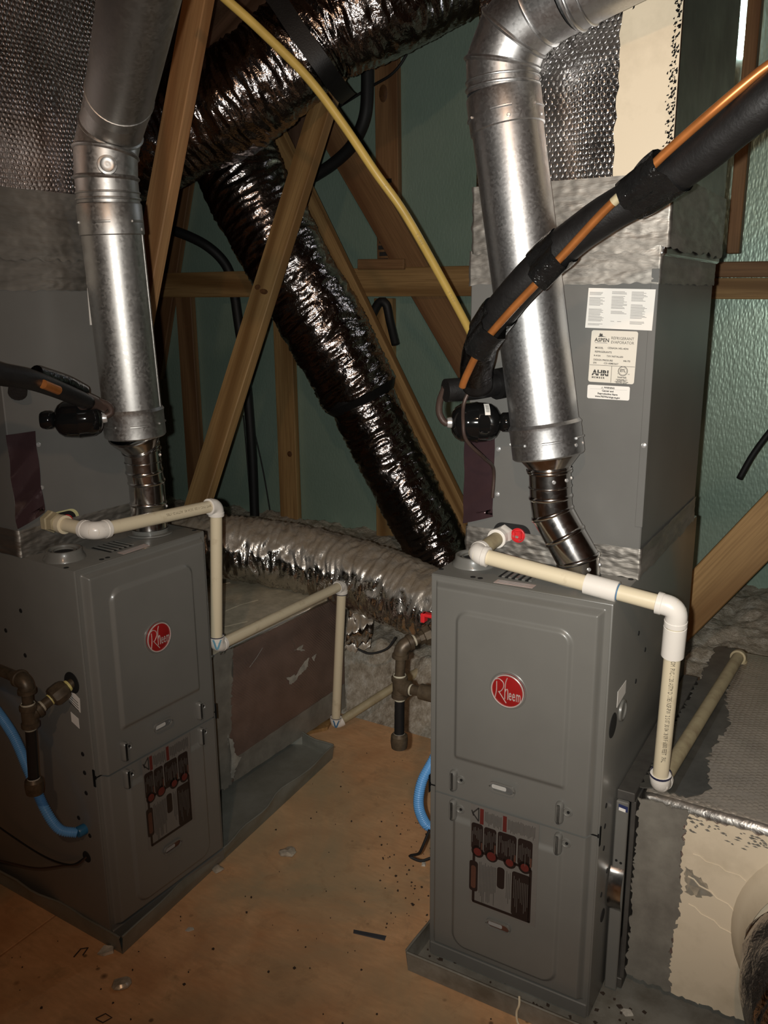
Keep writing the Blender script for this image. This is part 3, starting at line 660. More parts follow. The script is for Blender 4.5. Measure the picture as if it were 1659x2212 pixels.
def coil(Mx, w0, side, label, plen_label, bub, plen_u):
    t = thing('coil_cabinet', label, 'cabinet', Mx, (0,w0,CZ0)); w1 = w0 + .50
    part('case', MB().box((0,w0,CZ0), (FW,w1,CZ1), .002), M['coilcase'], t)
    part('case_edge', MB().box((FW-.012,w0-.0016,CZ0+.10), (FW+.0016,w0+.02,CZ1-.02), .0007), M['coilcase'], t)
    part('top_tape', crumple_band(-.001, FW+.001, w0, w1, CZ1-.045, CZ1+.02, .0014, 1.0+side, .0012, .003), M['tape'], t, 'crinkled foil tape band', angle=180)
    part('bottom_tape', crumple_band(.0, FW, w0, w1, CZ0, CZ0+.058, .0024, 5.0+side, .0015, .004), M['tape'], t, 'crinkled foil tape along the foot', angle=180)
    # loose foil strip by the left edge, drain port plate and caps
    def strip(i, j):
        x = -.006 + .066*i; z = 1.142 - .19*j + (.022*(i-.2) if j > .9 else 0)
        return V((x, w0 - .004 - .005*abs(math.sin(j*7+i*2))*(.3+j) - .0035*noise.noise(V((x*14, z*16, side))), z))
    part('foil_strip', MB().grid(strip, 16, 34), M['foil_flag'], t, 'dull purplish foil strip', angle=180)
    cx, cz = .100, .938
    part('port_opening', MB().plate([V((x, w0-.0006, z)) for x, z in rrect(cx, cz, .040, .021, .020, 8)], (0,-.0006,0)), M['black_hole'], t, smooth=False)
    if side: part('port_gasket', MB().plate([V((x, w0-.0004, z)) for x, z in rrect(cx+.008, cz+.001, .040, .023, .022, 8)], (0,-.0003,0)), simple('pale_foam_gasket', (.52,.50,.26), .8), t, smooth=False)
    cp = part('drain_plug', MB().lathe((cx+.014, w0-.001, cz-.001), (0,-1,0), [(0,.0150),(.0035,.0150),(.0040,.0135),(.0015,.012),(.0015,.0)], 24, False), M['red'], t, 'red plastic drain plug')
    part('plug_grip', merge(MB().box((cx+.006,w0-.0065,cz-.008), (cx+.0085,w0-.002,cz+.006)), MB().box((cx+.0195,w0-.0065,cz-.008), (cx+.022,w0-.002,cz+.006)), MB().box((cx+.006,w0-.0065,cz-.0095), (cx+.022,w0-.002,cz-.007)), MB().box((cx+.006,w0-.0065,cz+.005), (cx+.022,w0-.002,cz+.0075))), M['red'], cp)
    for x, z in ((.066,1.108),(.066,1.016),(.350,1.138)) if not side else ((.067,1.112),(.064,1.021),(.35,1.12)):
        part('screw', MB().lathe((x, w0, z), (0,-1,0), [(0,.0048),(.0015,.0048),(.002,.0035),(.0042,.0033),(.0046,.0022)], 12), M['screw'], t)
    # the duct plenum standing on the case
    u0, u1 = plen_u
    p = thing('supply_plenum', plen_label, 'duct', Mx, (u0,w0,CZ1+.001))
    dw = part('duct_wrap', MB().box((u0,w0,CZ1+.001), (u1,w0+.50,2.72), .004), [bub, M['foil_side_shade']], p)
    for pg in dw.data.polygons:
        if pg.normal.x > .8: pg.material_index = 1  # side faces take the darkened foil
    part('base_tape', crumple_band(u0, u1, w0, w0+.5, CZ1+.014, CZ1+.135+.012*side, .0018, 9+side, .003, .006), M['tape'], p, 'wrinkled grey foil tape', angle=180)
    return t, p
cR, pR = coil(RF, .16, 0, 'grey evaporator coil cabinet with three white labels on its front', 'foil-wrapped plenum duct with a broad cream tape patch', M['bubble'], (.006,.366))
cL, pL = coil(LF, .17, 1, 'grey evaporator coil cabinet without papers at the far left', 'foil bubble-wrapped plenum duct at the upper left corner', M['bubble_warm'], (.002,.362))
# white edge of a paper on the left cabinet
part('paper_label', MB().plate([V((x, .1685, z)) for x, z in ((.2235,1.505),(.330,1.505),(.330,1.350),(.2215,1.350))], (0,-.0005,0)), M['paper'], cL, 'white paper mostly behind the vent pipe', smooth=False)
# cream tape patch with torn edges on the right plenum
rn = random.Random(3)
lo = [(.268+rn.uniform(-.004,.004), 1.592+.0), (.30,1.590), (.335,1.593)]
lo = []
zz = 1.60
while zz < 2.6: lo.append((.267+rn.uniform(-.003,.003), zz)); zz += .016
lo2 = []; zz = 2.6
while zz > 1.60: lo2.append((.3655, zz)); zz -= .03
crm = part('cream_patch', MB().plate([V((x, .1575, z)) for x, z in lo+lo2], (0,.0018,0)), M['cream'], pR, 'smooth cream tape patch', smooth=False)
def ragged_edge():
    mb = MB(); z = 1.605
    while z < 2.3:
        for _ in range(7):
            x = .3585+rn.gauss(0,.0045); a = rn.uniform(.0008,.0026); h = rn.uniform(.0012,.0045); q = z+rn.uniform(-.01,.01)
            x = min(x, .363)
            mb.plate([V((x-a, .1570, q)), V((x+a*.6, .1570, q-h*.3)), V((x+a, .1570, q+h)), V((x-a*.3, .1570, q+h*.6))], (0,-.0006,0))
        z += .0085
    return mb
part('torn_flecks', ragged_edge(), M['paint_dark'], pR, smooth=False)
part('mastic_smears', merge(*[MB().plate([V((.285+a, .1570, 1.858+b)) for a, b in ((0,0),(.003,.002),(.004,.006),(.001,.004))], (0,-.0006,0)) for _ in range(1)]), M['paint_dark'], pR, smooth=False)
# papers on the right cabinet
WY = .1582
def cpt(u, z): return V((u, WY, z))
pp = part('instruction_sheet', MB().plate([cpt(.234,1.416), cpt(.353,1.412), cpt(.351,1.342), cpt(.231,1.346)], (0,-.0004,0)), M['paper'], cR, 'white three-column instruction sheet', smooth=False)
rows = []
rn = random.Random(9)
for c0, spans in ((.2365, ((1.408,1.404),(1.399,1.384),(1.379,1.357),(1.353,1.3495))), (.277, ((1.410,1.405),(1.402,1.380),(1.376,1.371))), (.312, ((1.410,1.393),(1.388,1.364),(1.359,1.354)))):
    for z1_, z0_ in spans:
        z = z1_
        while z >= z0_: rows.append((c0 - .02*(1.41-z)*.5, c0 - .02*(1.41-z)*.5 + rn.uniform(.020,.029), z, .0009)); z -= .0019
rows += [(.277,.2835,1.3585,.0009), (.289,.296,1.3585,.0009)]
bars(lambda u, z: V((u, WY-.0006, z - .03*(u-.234))), rows, WY, M['ink_grey'], pp)
rp = part('rating_plate', MB().plate([V((x - .024*(1.295-z)/1 + .004*(0), WY, z - .02*(x-.284))) for x, z in rrect(.2845, 1.2945, .0420, .0465, .004, 4)], (0,-.0004,0)), M['paper_cream'], cR, 'cream rating plate with maker name and marks', smooth=False)
def ctext(s, size, u, z, align='LEFT', sx=1.0, bold=0.0, mat_='ink', name='lettering', par=None):
    tm = text(s, size, align, sx, bold); th = -.035
    part(name, MB().add([V((u + p.x*math.cos(th) - p.y*math.sin(th)*.5, WY-.0006, z + p.y + p.x*math.sin(th))) for p in tm.v], tm.f), M[mat_], par or rp, smooth=False)
ctext('ASPEN', .0092, .2500, 1.3245, bold=.00022)
bars(lambda u, z: V((u, WY-.0006, z - .035*(u-.25))), [(.2505,.2735,1.3192,.0010)], WY, M['ink_grey'], rp)
tr = MB()
for pts in ([(.2555,1.3300),(.2610,1.3345),(.2655,1.3310),(.2720,1.3295),(.2640,1.3302)], [(.2575,1.3335),(.2600,1.3370),(.2618,1.3335)], [(.2608,1.3340),(.2630,1.3362),(.2650,1.3325)]):
    tr.plate([V((x, WY-.0006, z)) for x, z in pts], (0,-.0002,0))
part('mountain_mark', tr, M['ink'], rp, smooth=False)
ctext('REFRIGERANT', .0072, .2800, 1.3280, sx=.90); ctext('EVAPORATOR', .0072, .2800, 1.3208, sx=.90)
for s, u, z, sz in (('MODEL', .2515,1.3105,.0046), ('CE36A24-145L-4DN', .2745,1.3105,.0044), ('REFRIGERANTS', .2512,1.3035,.0046), ('R-410A', .2500,1.2965,.0040), ('TXV INSTALLED', .2735,1.2958,.0042), ('DESIGN PRESSURE', .2495,1.2890,.0044), ('446 PSI', .3040,1.2880,.0042), ('S/N', .2492,1.2835,.0042), ('C21-00M03637', .2690,1.2830,.0042)):
    ctext(s, sz, u, z, bold=.0001)
part('rule_lines', merge(MB().box((.243,WY-.0009,1.2785), (.3255,WY-.0005,1.2791)), MB().box((.2838,WY-.0009,1.2487), (.2844,WY-.0005,1.2788))).map(lambda p: V((p.x - .02*(1.279-p.z), p.y, p.z - .02*(p.x-.284)))), M['ink'], rp, smooth=False)
ctext('AHRI', .0135, .2485, 1.2655, bold=.0007, sx=1.0); ctext('M E M B E R', .0046, .2480, 1.2572, bold=.0002)
part('mark_bar', MB().box((.2480,WY-.0011,1.2648), (.2790,WY-.0007,1.2656)).map(lambda p: V((p.x, p.y, p.z-.03*(p.x-.25)))), M['paper_cream'], rp, smooth=False)
part('mark_ring', MB().add(*(lambda n: ([V((.3045+math.cos(6.2832*k/n)*r, WY-.0007, 1.2700+math.sin(6.2832*k/n)*r)) for r in (.0088,.0078,.0069,.0064) for k in range(n)], [(a*n+k, a*n+(k+1) % n, (a+1)*n+(k+1) % n, (a+1)*n+k) for a in (0,2) for k in range(n)]))(32)), M['ink'], rp, smooth=False)
ctext('ETL', .0072, .3045, 1.2705, 'CENTER', sx=.85, bold=.0002); ctext('c', .004, .2945,1.2655); ctext('us', .004, .3135,1.265)
ctext('Intertek', .0050, .3035, 1.2588, 'CENTER', bold=.0001)
for s, z in (('CONFORMS TO', 1.2535), ('UL STD 1995', 1.2515), ('CERTIFIED TO CSA', 1.2495), ('STD C22.2#236', 1.2475)):
    ctext(s, .0029, .3030, z+.0008, 'CENTER', bold=.0001)
wp = part('warning_label', MB().plate([V((x, WY, z - .01*(x-.28))) for x, z in rrect(.280, 1.2305, .0390, .0125, .003, 4)], (0,-.0004,0)), M['paper'], cR, 'white warning label', smooth=False)
ctext('WARNING', .0040, .2815, 1.2388, 'CENTER', bold=.0002, par=wp); ctext('Cancer and', .0046, .2790, 1.2330, 'CENTER', bold=.0002, par=wp); ctext('Reproductive Harm', .0046, .2790, 1.2275, 'CENTER', bold=.0002, par=wp); ctext('www.P65Warnings.ca.gov', .0046, .2790, 1.2222, 'CENTER', bold=.0002, par=wp, sx=.95)
part('warning_rule', MB().box((.246,WY-.0009,1.2360), (.314,WY-.0006,1.2363)), M['ink_grey'], wp, smooth=False)
part('warning_triangle', merge(*[MB().plate([V((a, WY-.0006, b)), V((c, WY-.0006, d)), V((c+.0005, WY-.0006, d)), V((a+.0005, WY-.0006, b))], (0,-.0003,0)) for a, b, c, d in ((.2665,1.2375,.2683,1.2405), (.2683,1.2405,.2700,1.2375))] + [MB().box((.2665,WY-.0009,1.2374), (.2705,WY-.0006,1.2378))]), M['ink'], wp, smooth=False)
# ------------------------------------------------------------------ return ducts, racks, drain pans
def duct_box(Mx, base, u0, u1, w0, w1, z0, z1, label, front, topm, name='return_plenum', bev=.012):
    t = thing(name, label, 'duct', Mx, (u0,w0,z0))
    mb = MB().box((u0,w0,z0), (u1,w1,z1), bev, 3)
    o = part('duct_body', mb, [front, topm, M['foil_highlight']], t)
    for p in o.data.polygons:
        if p.normal.z > .8: p.material_index = 1
        elif .1 < p.normal.z: p.material_index = 2  # bevel faces carry the painted highlight
    return t
def ragged_plate(pts, dep, mat_, par, name, amp=.004, step=.008, seed=1, label=None, plane='uz'):
    """a torn-edged sheet; pts is a loop of 3D points, every edge is roughened in the sheet's plane"""
    rn = random.Random(seed); out = []
    for i in range(len(pts)):
        a, b = V(pts[i]), V(pts[(i+1) % len(pts)]); n = max(1, int((b-a).length/step))
        for k in range(n):
            q = a.lerp(b, k/n)
            d = [rn.uniform(-amp, amp) for _ in range(3)]
            if plane == 'uz': d[1] = 0
            elif plane == 'uw': d[2] = 0
            out.append(q + V(d))
    return part(name, MB().plate(out, dep), mat_, par, label, smooth=False)
# right return box
bR = duct_box(RF, None, .396, 1.30, .112, .93, .05, .475, 'right return duct box with cream front, grey mastic and a large round collar', M['bubble_reflect'], M['bubble_top_r'], bev=.022)
ragged_plate([(.487,.111,.455),(.80,.111,.452),(1.29,.111,.452),(1.29,.111,.052),(.478,.111,.052),(.484,.111,.25)], (0,-.0022,0), M['cream'], bR, 'cream_front_tape', .0035, .006, 2, 'cream foil tape front')
ragged_plate([(.398,.1115,.462),(.488,.1115,.460),(.484,.1115,.36),(.492,.1115,.27),(.480,.1115,.15),(.486,.1115,.055),(.398,.1115,.055)], (0,-.0040,0), M['mastic'], bR, 'mastic_front', .0045, .005, 3, 'grey brushed mastic')
ragged_plate([(.398,.128,.4748),(.480,.135,.4748),(.515,.175,.4748),(.487,.30,.4748),(.500,.47,.4748),(.470,.62,.4748),(.45,.92,.4748),(.398,.92,.4748)], (0,0,.0022), M['mastic_dark'], bR, 'mastic_top', .006, .008, 4, plane='uw')
rn = random.Random(12); mb = MB()
for _ in range(90):
    u = rn.uniform(.49,.78); z = .452 - abs(rn.gauss(0,.014)) - (u-.49)*.02; a = rn.uniform(.002,.007); h = rn.uniform(.001,.003)
    mb.plate([V((u-a, .1087, z)), V((u, .1087, z-h)), V((u+a, .1087, z-h*.4)), V((u, .1087, z+h))], (0,-.0004,0))
part('tape_flecks', mb, M['mastic'], bR, smooth=False)
for a, b, z0, z1 in ((.505,.60,.375,.355), (.50,.585,.325,.285), (.505,.60,.265,.225)):
    part('tape_crease', MB().tube([V((a+(b-a)*k/8, .1088, z0+(z1-z0)*k/8+.003*math.sin(k*2.1))) for k in range(9)], .0016, 6), M['cream'], bR)
ragged_plate([(.494,.1092,.345),(.53,.1092,.325),(.545,.1092,.30),(.52,.1092,.285),(.497,.1092,.29)], (0,-.0004,0), M['mastic_light'], bR, 'mastic_smear', .004, .005, 8)
# round collar and its flex duct toward the camera
cc = V((.805,.112,.262))
col = MB().lathe(cc, (0,-1,0), [(-.01,.225),(.004,.222),(.018,.208),(.040,.196),(.060,.190)], 56, False)
part('round_collar', col, M['cream'], bR, 'flared cream collar')
def flex(pts, rad, n, seed, amp=.008, step=.0065, wr=1.0, sag=0.0):
    P = spline(pts, step); m = len(P)
    mb = MB(); mb.tube(P, [rad(i/(m-1)) if callable(rad) else rad for i in range(m)], n, True)
    s = 0; L = [0]
    for i in range(1, m): L.append(L[-1] + (P[i]-P[i-1]).length)
    for i in range(m):
        c, T, Nn, B = mb.frames[i]; soft = (noise.noise(V((L[i]*6, seed, 2))))
        for k in range(n):
            v = mb.v[i*n+k]; d = (v-c); r = d.length; d = d/r; an = 2*math.pi*k/n
            x, y = math.cos(an), math.sin(an)
            q = L[i] + .030*noise.noise(V((x*1.4+seed, y*1.4, L[i]*5)))
            w1 = 1 - 2.6*abs(noise.noise(V((q*36, x*1.6+seed, y*1.6))))
            w2 = 1 - 2.4*abs(noise.noise(V((q*90, x*2.9, y*2.6+seed))))
            w3 = noise.noise(V((q*160, x*5, y*5-seed)))
            big = noise.noise(V((L[i]*5, x*1.1, y*1.1+seed*2)))
            mb.v[i*n+k] = c + d*(r + amp*wr*(w1*.42 + w2*.34 + w3*.26 + big*.9))
    return mb
fd = solo('flex_duct', 'short dark foil flex duct leaving the round cream collar at lower right', 'duct',
     flex([cc+V((0,-.048,0)), cc+V((.01,-.12,-.015)), cc+V((.10,-.24,-.035)), cc+V((.30,-.34,-.05)), cc+V((.55,-.36,-.05))], .186, 64, 31, .010), M['foil_dark'], RF, angle=180)
# filter rack between furnace and box
fr = thing('filter_rack', 'narrow grey metal filter rack between right furnace and return box', 'filter rack', RF, (.3575,.10,.02))
part('rack_frame', merge(MB().box((.3575,.10,.022), (.392,.70,.046), .0015), MB().box((.3575,.10,.452), (.392,.70,.472), .0015), MB().box((.3575,.66,.046), (.392,.70,.452), .001), MB().box((.3855,.104,.046), (.3945,.66,.452), .001)), M['rackmetal'], fr)
part('rack_door', MB().box((.3600,.088,.024), (.3840,.0985,.455), .002), M['paint'], fr)
cl = MB()
def clip(i, j): 
    a = j; return V((.3585+.0265*i, .0885 - .020*max(0,math.sin(math.pi*a))**.7, .212+.098*a))
part('spring_clip', cl.grid(clip, 3, 20), M['shiny'], fr, 'bright curved spring clip')
part('rack_sticker', MB().plate([V((.3655,.0874,.438)), V((.3835,.0874,.436)), V((.3835,.0874,.448)), V((.3655,.0874,.450))], (0,-.0006,0)), simple('navy_print', (.02,.03,.10), .5), fr, smooth=False)
part('rack_sticker_print', MB().plate([V((.3665,.0866,.437)), V((.3795,.0866,.4355)), V((.3795,.0866,.442)), V((.3665,.0866,.4435))], (0,-.0004,0)), M['paper'], fr, smooth=False)
for z in (.325,.322):
    part('rivet', MB().lathe((.368 if z > .323 else .377, .0875, z), (0,-1,0), [(0,.0028),(.0012,.0024)], 8), M['black_hole'], fr)

# left return box
bL = duct_box(LF, None, .392, 1.168, .207, .85, .03, .45, 'left return duct box in foil bubble wrap tinted brown for the floor reflection, with a dusty top', M['bubble_reflect'], M['bubble_top'], bev=.008)
ragged_plate([(.394,.2065,.446),(.632,.2065,.446),(.626,.2065,.36),(.612,.2065,.24),(.600,.2065,.14),(.62,.2065,.10),(.60,.2065,.034),(.394,.2065,.034)], (0,-.003,0), M['mastic'], bL, 'mastic_front', .006, .006, 21, 'grey brushed mastic')
ragged_plate([(.592,.2058,.19),(.612,.2058,.17),(.618,.2058,.125),(.640,.2058,.095),(.618,.2058,.08),(.606,.2058,.045),(.596,.2058,.06),(.600,.2058,.12)], (0,-.0035,0), M['mastic_light'], bL, 'mastic_smear', .004, .005, 23)
ragged_plate([(.63,.2068,.105),(1.16,.2068,.125),(1.165,.2068,.034),(.61,.2068,.034)], (0,-.0012,0), M['tape'] if False else M['mastic'], bL, 'foil_tape_strip', .001, .02, 25)
ragged_plate([(.86,.2062,.262),(.91,.2062,.255),(.935,.2062,.275),(.975,.2062,.29),(.965,.2062,.262),(.93,.2062,.248),(.88,.2062,.235)], (0,-.0012,0), M['mastic_light'], bL, 'torn_patch', .004, .006, 27, 'torn pale patch')
ragged_plate([(.99,.2062,.285),(1.01,.2062,.29),(1.0,.2062,.268)], (0,-.0012,0), M['mastic_light'], bL, 'torn_patch', .003, .006, 28)
ragged_plate([(.90,.2062,.34),(.945,.2062,.345),(.94,.2062,.330),(.955,.2062,.322)], (0,-.0012,0), M['mastic_light'], bL, 'torn_patch', .003, .006, 29)
for a, b in (((.89,.385),(.912,.335)), ((.70,.36),(.76,.40))):
    part('scratch', MB().tube([V((a[0], .2065, a[1])), V(((a[0]+b[0])/2+.003, .2062, (a[1]+b[1])/2)), V((b[0], .2065, b[1]))], .0011, 5), M['tape'], bL)
for a, b, c, d in ((.66,.34,.80,.30),(.62,.45,.76,.47),(.75,.55,.90,.52),(.83,.42,.96,.40),(.70,.68,.90,.62),(.88,.66,1.04,.60),(.66,.27,.72,.29)):
    part('top_crease', MB().tube([V((a,b,.4502)), V(((a+c)/2,(b+d)/2+.008,.4506)), V((c,d,.4502))], .0014, 5), M['bubble_top'], bL)
ragged_plate([(1.05,.20,.0006),(1.20,.262,.0006),(1.24,.30,.0006),(1.10,.30,.0006),(.98,.24,.0006)], (0,0,.012), M['wood'], bL, 'support_block', .002, .02, 26, 'yellowish wood support', 'uw')

def pan(Mx, loop, h, label, seed, mat_, wav=.004):
    t = thing('drain_pan', label, 'drain pan', Mx, loop[0])
    part('pan_floor', MB().plate([V((p[0], p[1], .002)) for p in loop], (0,0,.004)), mat_, t, smooth=False)
    rn = random.Random(seed); c = sum((V(p) for p in loop), V())/len(loop)
    for i in range(len(loop)):
        a, b = V(loop[i]), V(loop[(i+1) % len(loop)]); d = (b-a).normalized(); nn = V((d.y, -d.x, 0)); n = max(4, int((b-a).length/.03)); mb = MB()
        def fn(x, y, a=a, b=b, nn=nn, i=i):
            wv = wav*noise.noise(V((x*7*(b-a).length+i*9, seed, y)))*y*4*(x*(1-x)*3) 
            return a.lerp(b, x) + nn*(wv + .006*y) + V((0,0,.001 + h*y))
        mb.grid(fn, n, 4)
        mb2 = MB(); mb2.v = [v - nn*.0015 for v in mb.v]; mb2.f = mb.f
        lip = MB().tube([fn(k/n, 1.0) - nn*.002 for k in range(n+1)], .0028, 8)
        part('pan_wall', merge(mb, mb2, lip), mat_, t, angle=60)
    return t
pan(LF, [(.004,-.030,0),(.915,.076,0),(.925,.205,0),(.60,.80,0),(-.015,.78,0)], .046, 'galvanized drain pan under the left furnace with a bent front lip', 3, M['panmetal'], .010)
pnR = pan(RF, [(-.022,-.055,0),(1.40,-.045,0),(1.40,.97,0),(-.022,.83,0)], .048, 'galvanized drain pan under the right furnace and return box', 8, mat_dirty('dirty_pan_metal', (.30,.295,.26), (.15,.135,.105), .55, (.38,.68), 9, metal=.2), .004)

# ------------------------------------------------------------------ vent pipes
def ring_at(c, ax, r, th=.0035): return MB().lathe(V(c)-V(ax).normalized()*th, ax, [(0,r*.99),(th*.4,r+th*.8),(th,r+th),(th*1.6,r+th*.8),(th*2,r*.99)], 36, False)
def seg_tube(a, b, r0, r1=None, n=40): return MB().tube([V(a), V(b)], [r0, r1 if r1 else r0], n, False)
def gores(par, pts, r, mat_, beads=True, name='elbow_gore', sub=1):
    pts = [V(p) for p in pts]; full = MB(); full.tube(pts, r, 40, False)
    # mitre rings: widen them in the bend plane so that every gore keeps its radius
    for i in range(1, len(pts)-1):
        d0 = (pts[i]-pts[i-1]).normalized(); d1 = (pts[i+1]-pts[i]).normalized(); ca = math.sqrt(max(.05, (1+d0.dot(d1))/2))
        nb = d1-d0
        if nb.length > 1e-5:
            nb.normalize()
            for k in range(40):
                v = full.v[i*40+k]-pts[i]; full.v[i*40+k] = pts[i] + v + nb*v.dot(nb)*(1/ca-1)
    for i in range(len(pts)-1):
        mb = MB(); mb.add(full.v[i*40:(i+2)*40], [(k, (k+1) % 40, 40+(k+1) % 40, 40+k) for k in range(40)])
        if beads and i < len(pts)-2:
            c = pts[i+1]; R = [full.v[(i+1)*40+k] for k in range(40)]; T = full.frames[i+1][1]; vs = []; fs = []
            for s, o in ((-.0045,.9995),(-.002,1.045),(.0,1.06),(.002,1.045),(.0045,.9995)):
                vs += [c + (p-c)*o + T*s for p in R]
            for a in range(4):
                for k in range(40): fs.append((a*40+k, a*40+(k+1) % 40, (a+1)*40+(k+1) % 40, (a+1)*40+k))
            mb.add(vs, fs)
        part(name, mb, mat_, par)
def screws_round(par, c, ax, r, angs, h=.0035):
    ax = V(ax).normalized(); a = V((0,1,0)); Nn = (a - ax*a.dot(ax)).normalized(); B = ax.cross(Nn)
    for an in angs:
        d = Nn*math.cos(an) + B*math.sin(an)
        part('screw', MB().lathe(V(c)+d*(r-.0005), d, [(0,.0036),(h*.5,.0036),(h*.6,.0028),(h,.0024)], 8), M['screw'], par)
def lock_slots(par, c, ax, r, n, mat_, off=0.0):
    ax = V(ax).normalized(); a = V((0,1,0)); Nn = (a - ax*a.dot(ax)).normalized(); B = ax.cross(Nn)
    for k in range(n):
        an = 2*math.pi*k/n + off; P = []
        for t in range(9):
            q = an + (t-4)*.0045/r*1.0; P.append(V(c) + (Nn*math.cos(q) + B*math.sin(q))*(r+.0006))
        part('lock_dimple', MB().tube(P, .0022, 6), mat_, par)
def vent(Mx, label, base, pts_low, r_s, red0, red1, r_b, top, elbow, tail_r, mat_, shiny):
    t = thing('vent_pipe', label, 'vent pipe', Mx, base)
    b = V(base)
    part('flue_outlet', MB().lathe(b, (0,0,1), [(0,r_s+.012),(.003,r_s+.012),(.003,r_s+.002),(.012,r_s+.002)], 36, False), M['paint'], t)
    gores(t, pts_low, r_s, shiny)
    lp = [V(p) for p in pts_low]; ax = (lp[-1]-lp[-2]).normalized()
    part('joint_bead', merge(ring_at(lp[-1], ax, r_s), ring_at(lp[-1]-ax*.028, ax, r_s, .002)), shiny, t)
    screws_round(t, lp[-1]-ax*.014, ax, r_s, (-1.9,-1.3,-.6,-2.6))
    screws_round(t, lp[1]-(lp[1]-lp[0]).normalized()*.010, lp[1]-lp[0], r_s, (-1.3,-2.3))
    r0, r1 = V(red0), V(red1)
    part('reducer', MB().tube([r0, r0.lerp(r1,.15), r0.lerp(r1,.78), r1], [r_s+.001, r_s+.002, r_b*.90, r_b*.92], 40, False), shiny, t)
    part('joint_bead', merge(ring_at(r1, r1-r0, r_b*.92, .003), ring_at(r0, r1-r0, r_s+.001, .003)), shiny, t)
    tp = V(top); ax = (tp-r1).normalized(); c0 = r1 - ax*.006
    part('pipe', seg_tube(c0+ax*.040, tp, r_b), mat_, t)
    part('end_collar', MB().tube([c0-ax*.001, c0, c0+ax*.003, c0+ax*.052, c0+ax*.058, c0+ax*.064], [r_b*.82, r_b+.0015, r_b+.004, r_b+.0035, r_b+.005, r_b+.0005], 40, False), mat_, t)
    lock_slots(t, c0+ax*.030, ax, r_b+.004, 6, mat_, .5); screws_round(t, c0+ax*.018, ax, r_b+.003, (-1.9,-1.5,-.5), .003)
    part('top_collar', MB().tube([tp-ax*.062, tp-ax*.060, tp-ax*.004, tp], [r_b+.0003, r_b+.0028, r_b+.0028, r_b+.0005], 40, False), mat_, t)
    lock_slots(t, tp-ax*.036, ax, r_b+.0028, 5, mat_, .9); screws_round(t, tp-ax*.052, ax, r_b+.002, (-1.6,-.4,-2.7), .003)
    # lengthwise seam
    a = V((0,1,0)); Nn = (a - ax*a.dot(ax)).normalized(); B = ax.cross(Nn)
    for an in ((-.55,) if Mx is LF else (-2.75,)):
        d = -Nn*math.cos(an) + B*math.sin(an)
        part('seam', MB().tube([c0+ax*.06+d*(r_b+.0002), tp-ax*.06+d*(r_b+.0002)], .0012, 6), mat_, t)
    el = [tp] + [V(p) for p in elbow]
    gores(t, el, r_b, mat_)
    part('joint_bead', merge(ring_at(tp+ (el[1]-tp).normalized()*.008, el[1]-tp, r_b, .003), ring_at(tp+(el[1]-tp).normalized()*.020, el[1]-tp, r_b, .0025)), mat_, t)
    return t
vR = vent(RF, 'straight silver vent pipe in front of the papered coil cabinet, elbowing right at top', (.262,.095,.885),
     [(.262,.095,.887),(.259,.095,.925),(.232,.094,.967),(.206,.093,1.008),(.2015,.092,1.040),(.198,.091,1.088)], .0385,
     (.197,.091,1.092), (.194,.091,1.122), .0620, (.0885,.088,1.742),
     [(.0862,.087,1.788),(.1075,.085,1.833),(.150,.080,1.862),(.205,.070,1.876)], .0632, M['galv'], M['shiny'])
e0 = V((.205,.070,1.876)); e1 = V((.62,.045,1.985))
part('upper_pipe', seg_tube(e0, e1, .0625), M['galv'], vR); part('joint_bead', merge(ring_at(e0.lerp(e1,.06), e1-e0, .0635, .002), ring_at(e0.lerp(e1,.015), e1-e0, .0635, .003)), M['galv'], vR)
part('pipe_label', MB().plate([V(p) for p in ((.150,.0270,1.585),(.160,.0275,1.588),(.156,.0270,1.612),(.148,.0267,1.610))], (0,-.0004,0)), M['paper'], vR, smooth=False) if False else None

VL_W = ((-.542,1.847,1.736),(-.506,1.784,1.770),(-.388,1.530,1.870),(-.319,1.366,1.913))
EL0, EL1 = V((.2275,.0835,1.640)), V((.229,.081,1.688))
EL2, EL3, EL4, EL5 = [LF.inverted() @ V(p_) for p_ in VL_W]
vL = vent(LF, 'large spangled vent pipe at left with a dimpled cap, bending toward the camera', (.276,.092,.885),
     [(.276,.092,.887),(.277,.092,.955),(.2765,.0915,1.005),(.272,.091,1.030),(.269,.090,1.080)], .0395,
     (.266,.090,1.084), (.252,.087,1.118), .0620, (.229,.084,1.592),
     [EL0,EL1,EL2,EL3], .063, M['galv_l'], M['shiny'])
g0 = EL3; g1 = EL4
part('upper_pipe', MB().tube([g0, g0.lerp(g1,.5), g1, EL5], .0632, 40, False), M['galv_l'], vL)
part('joint_bead', ring_at(g0.lerp(g1,.10), g1-g0, .0632, .002), M['galv_l'], vL)
# round dimple stamped into the left elbow
dp = EL0.lerp(EL1,.35); dd = V((-.60,-.80,.02)).normalized()
part('stamped_dimple', MB().lathe(dp+dd*.0605, dd, [(0,.019),(.003,.018),(.004,.014),(.0022,.010),(.0030,.005),(.0028,.002)], 24), M['galv_l'], vL)

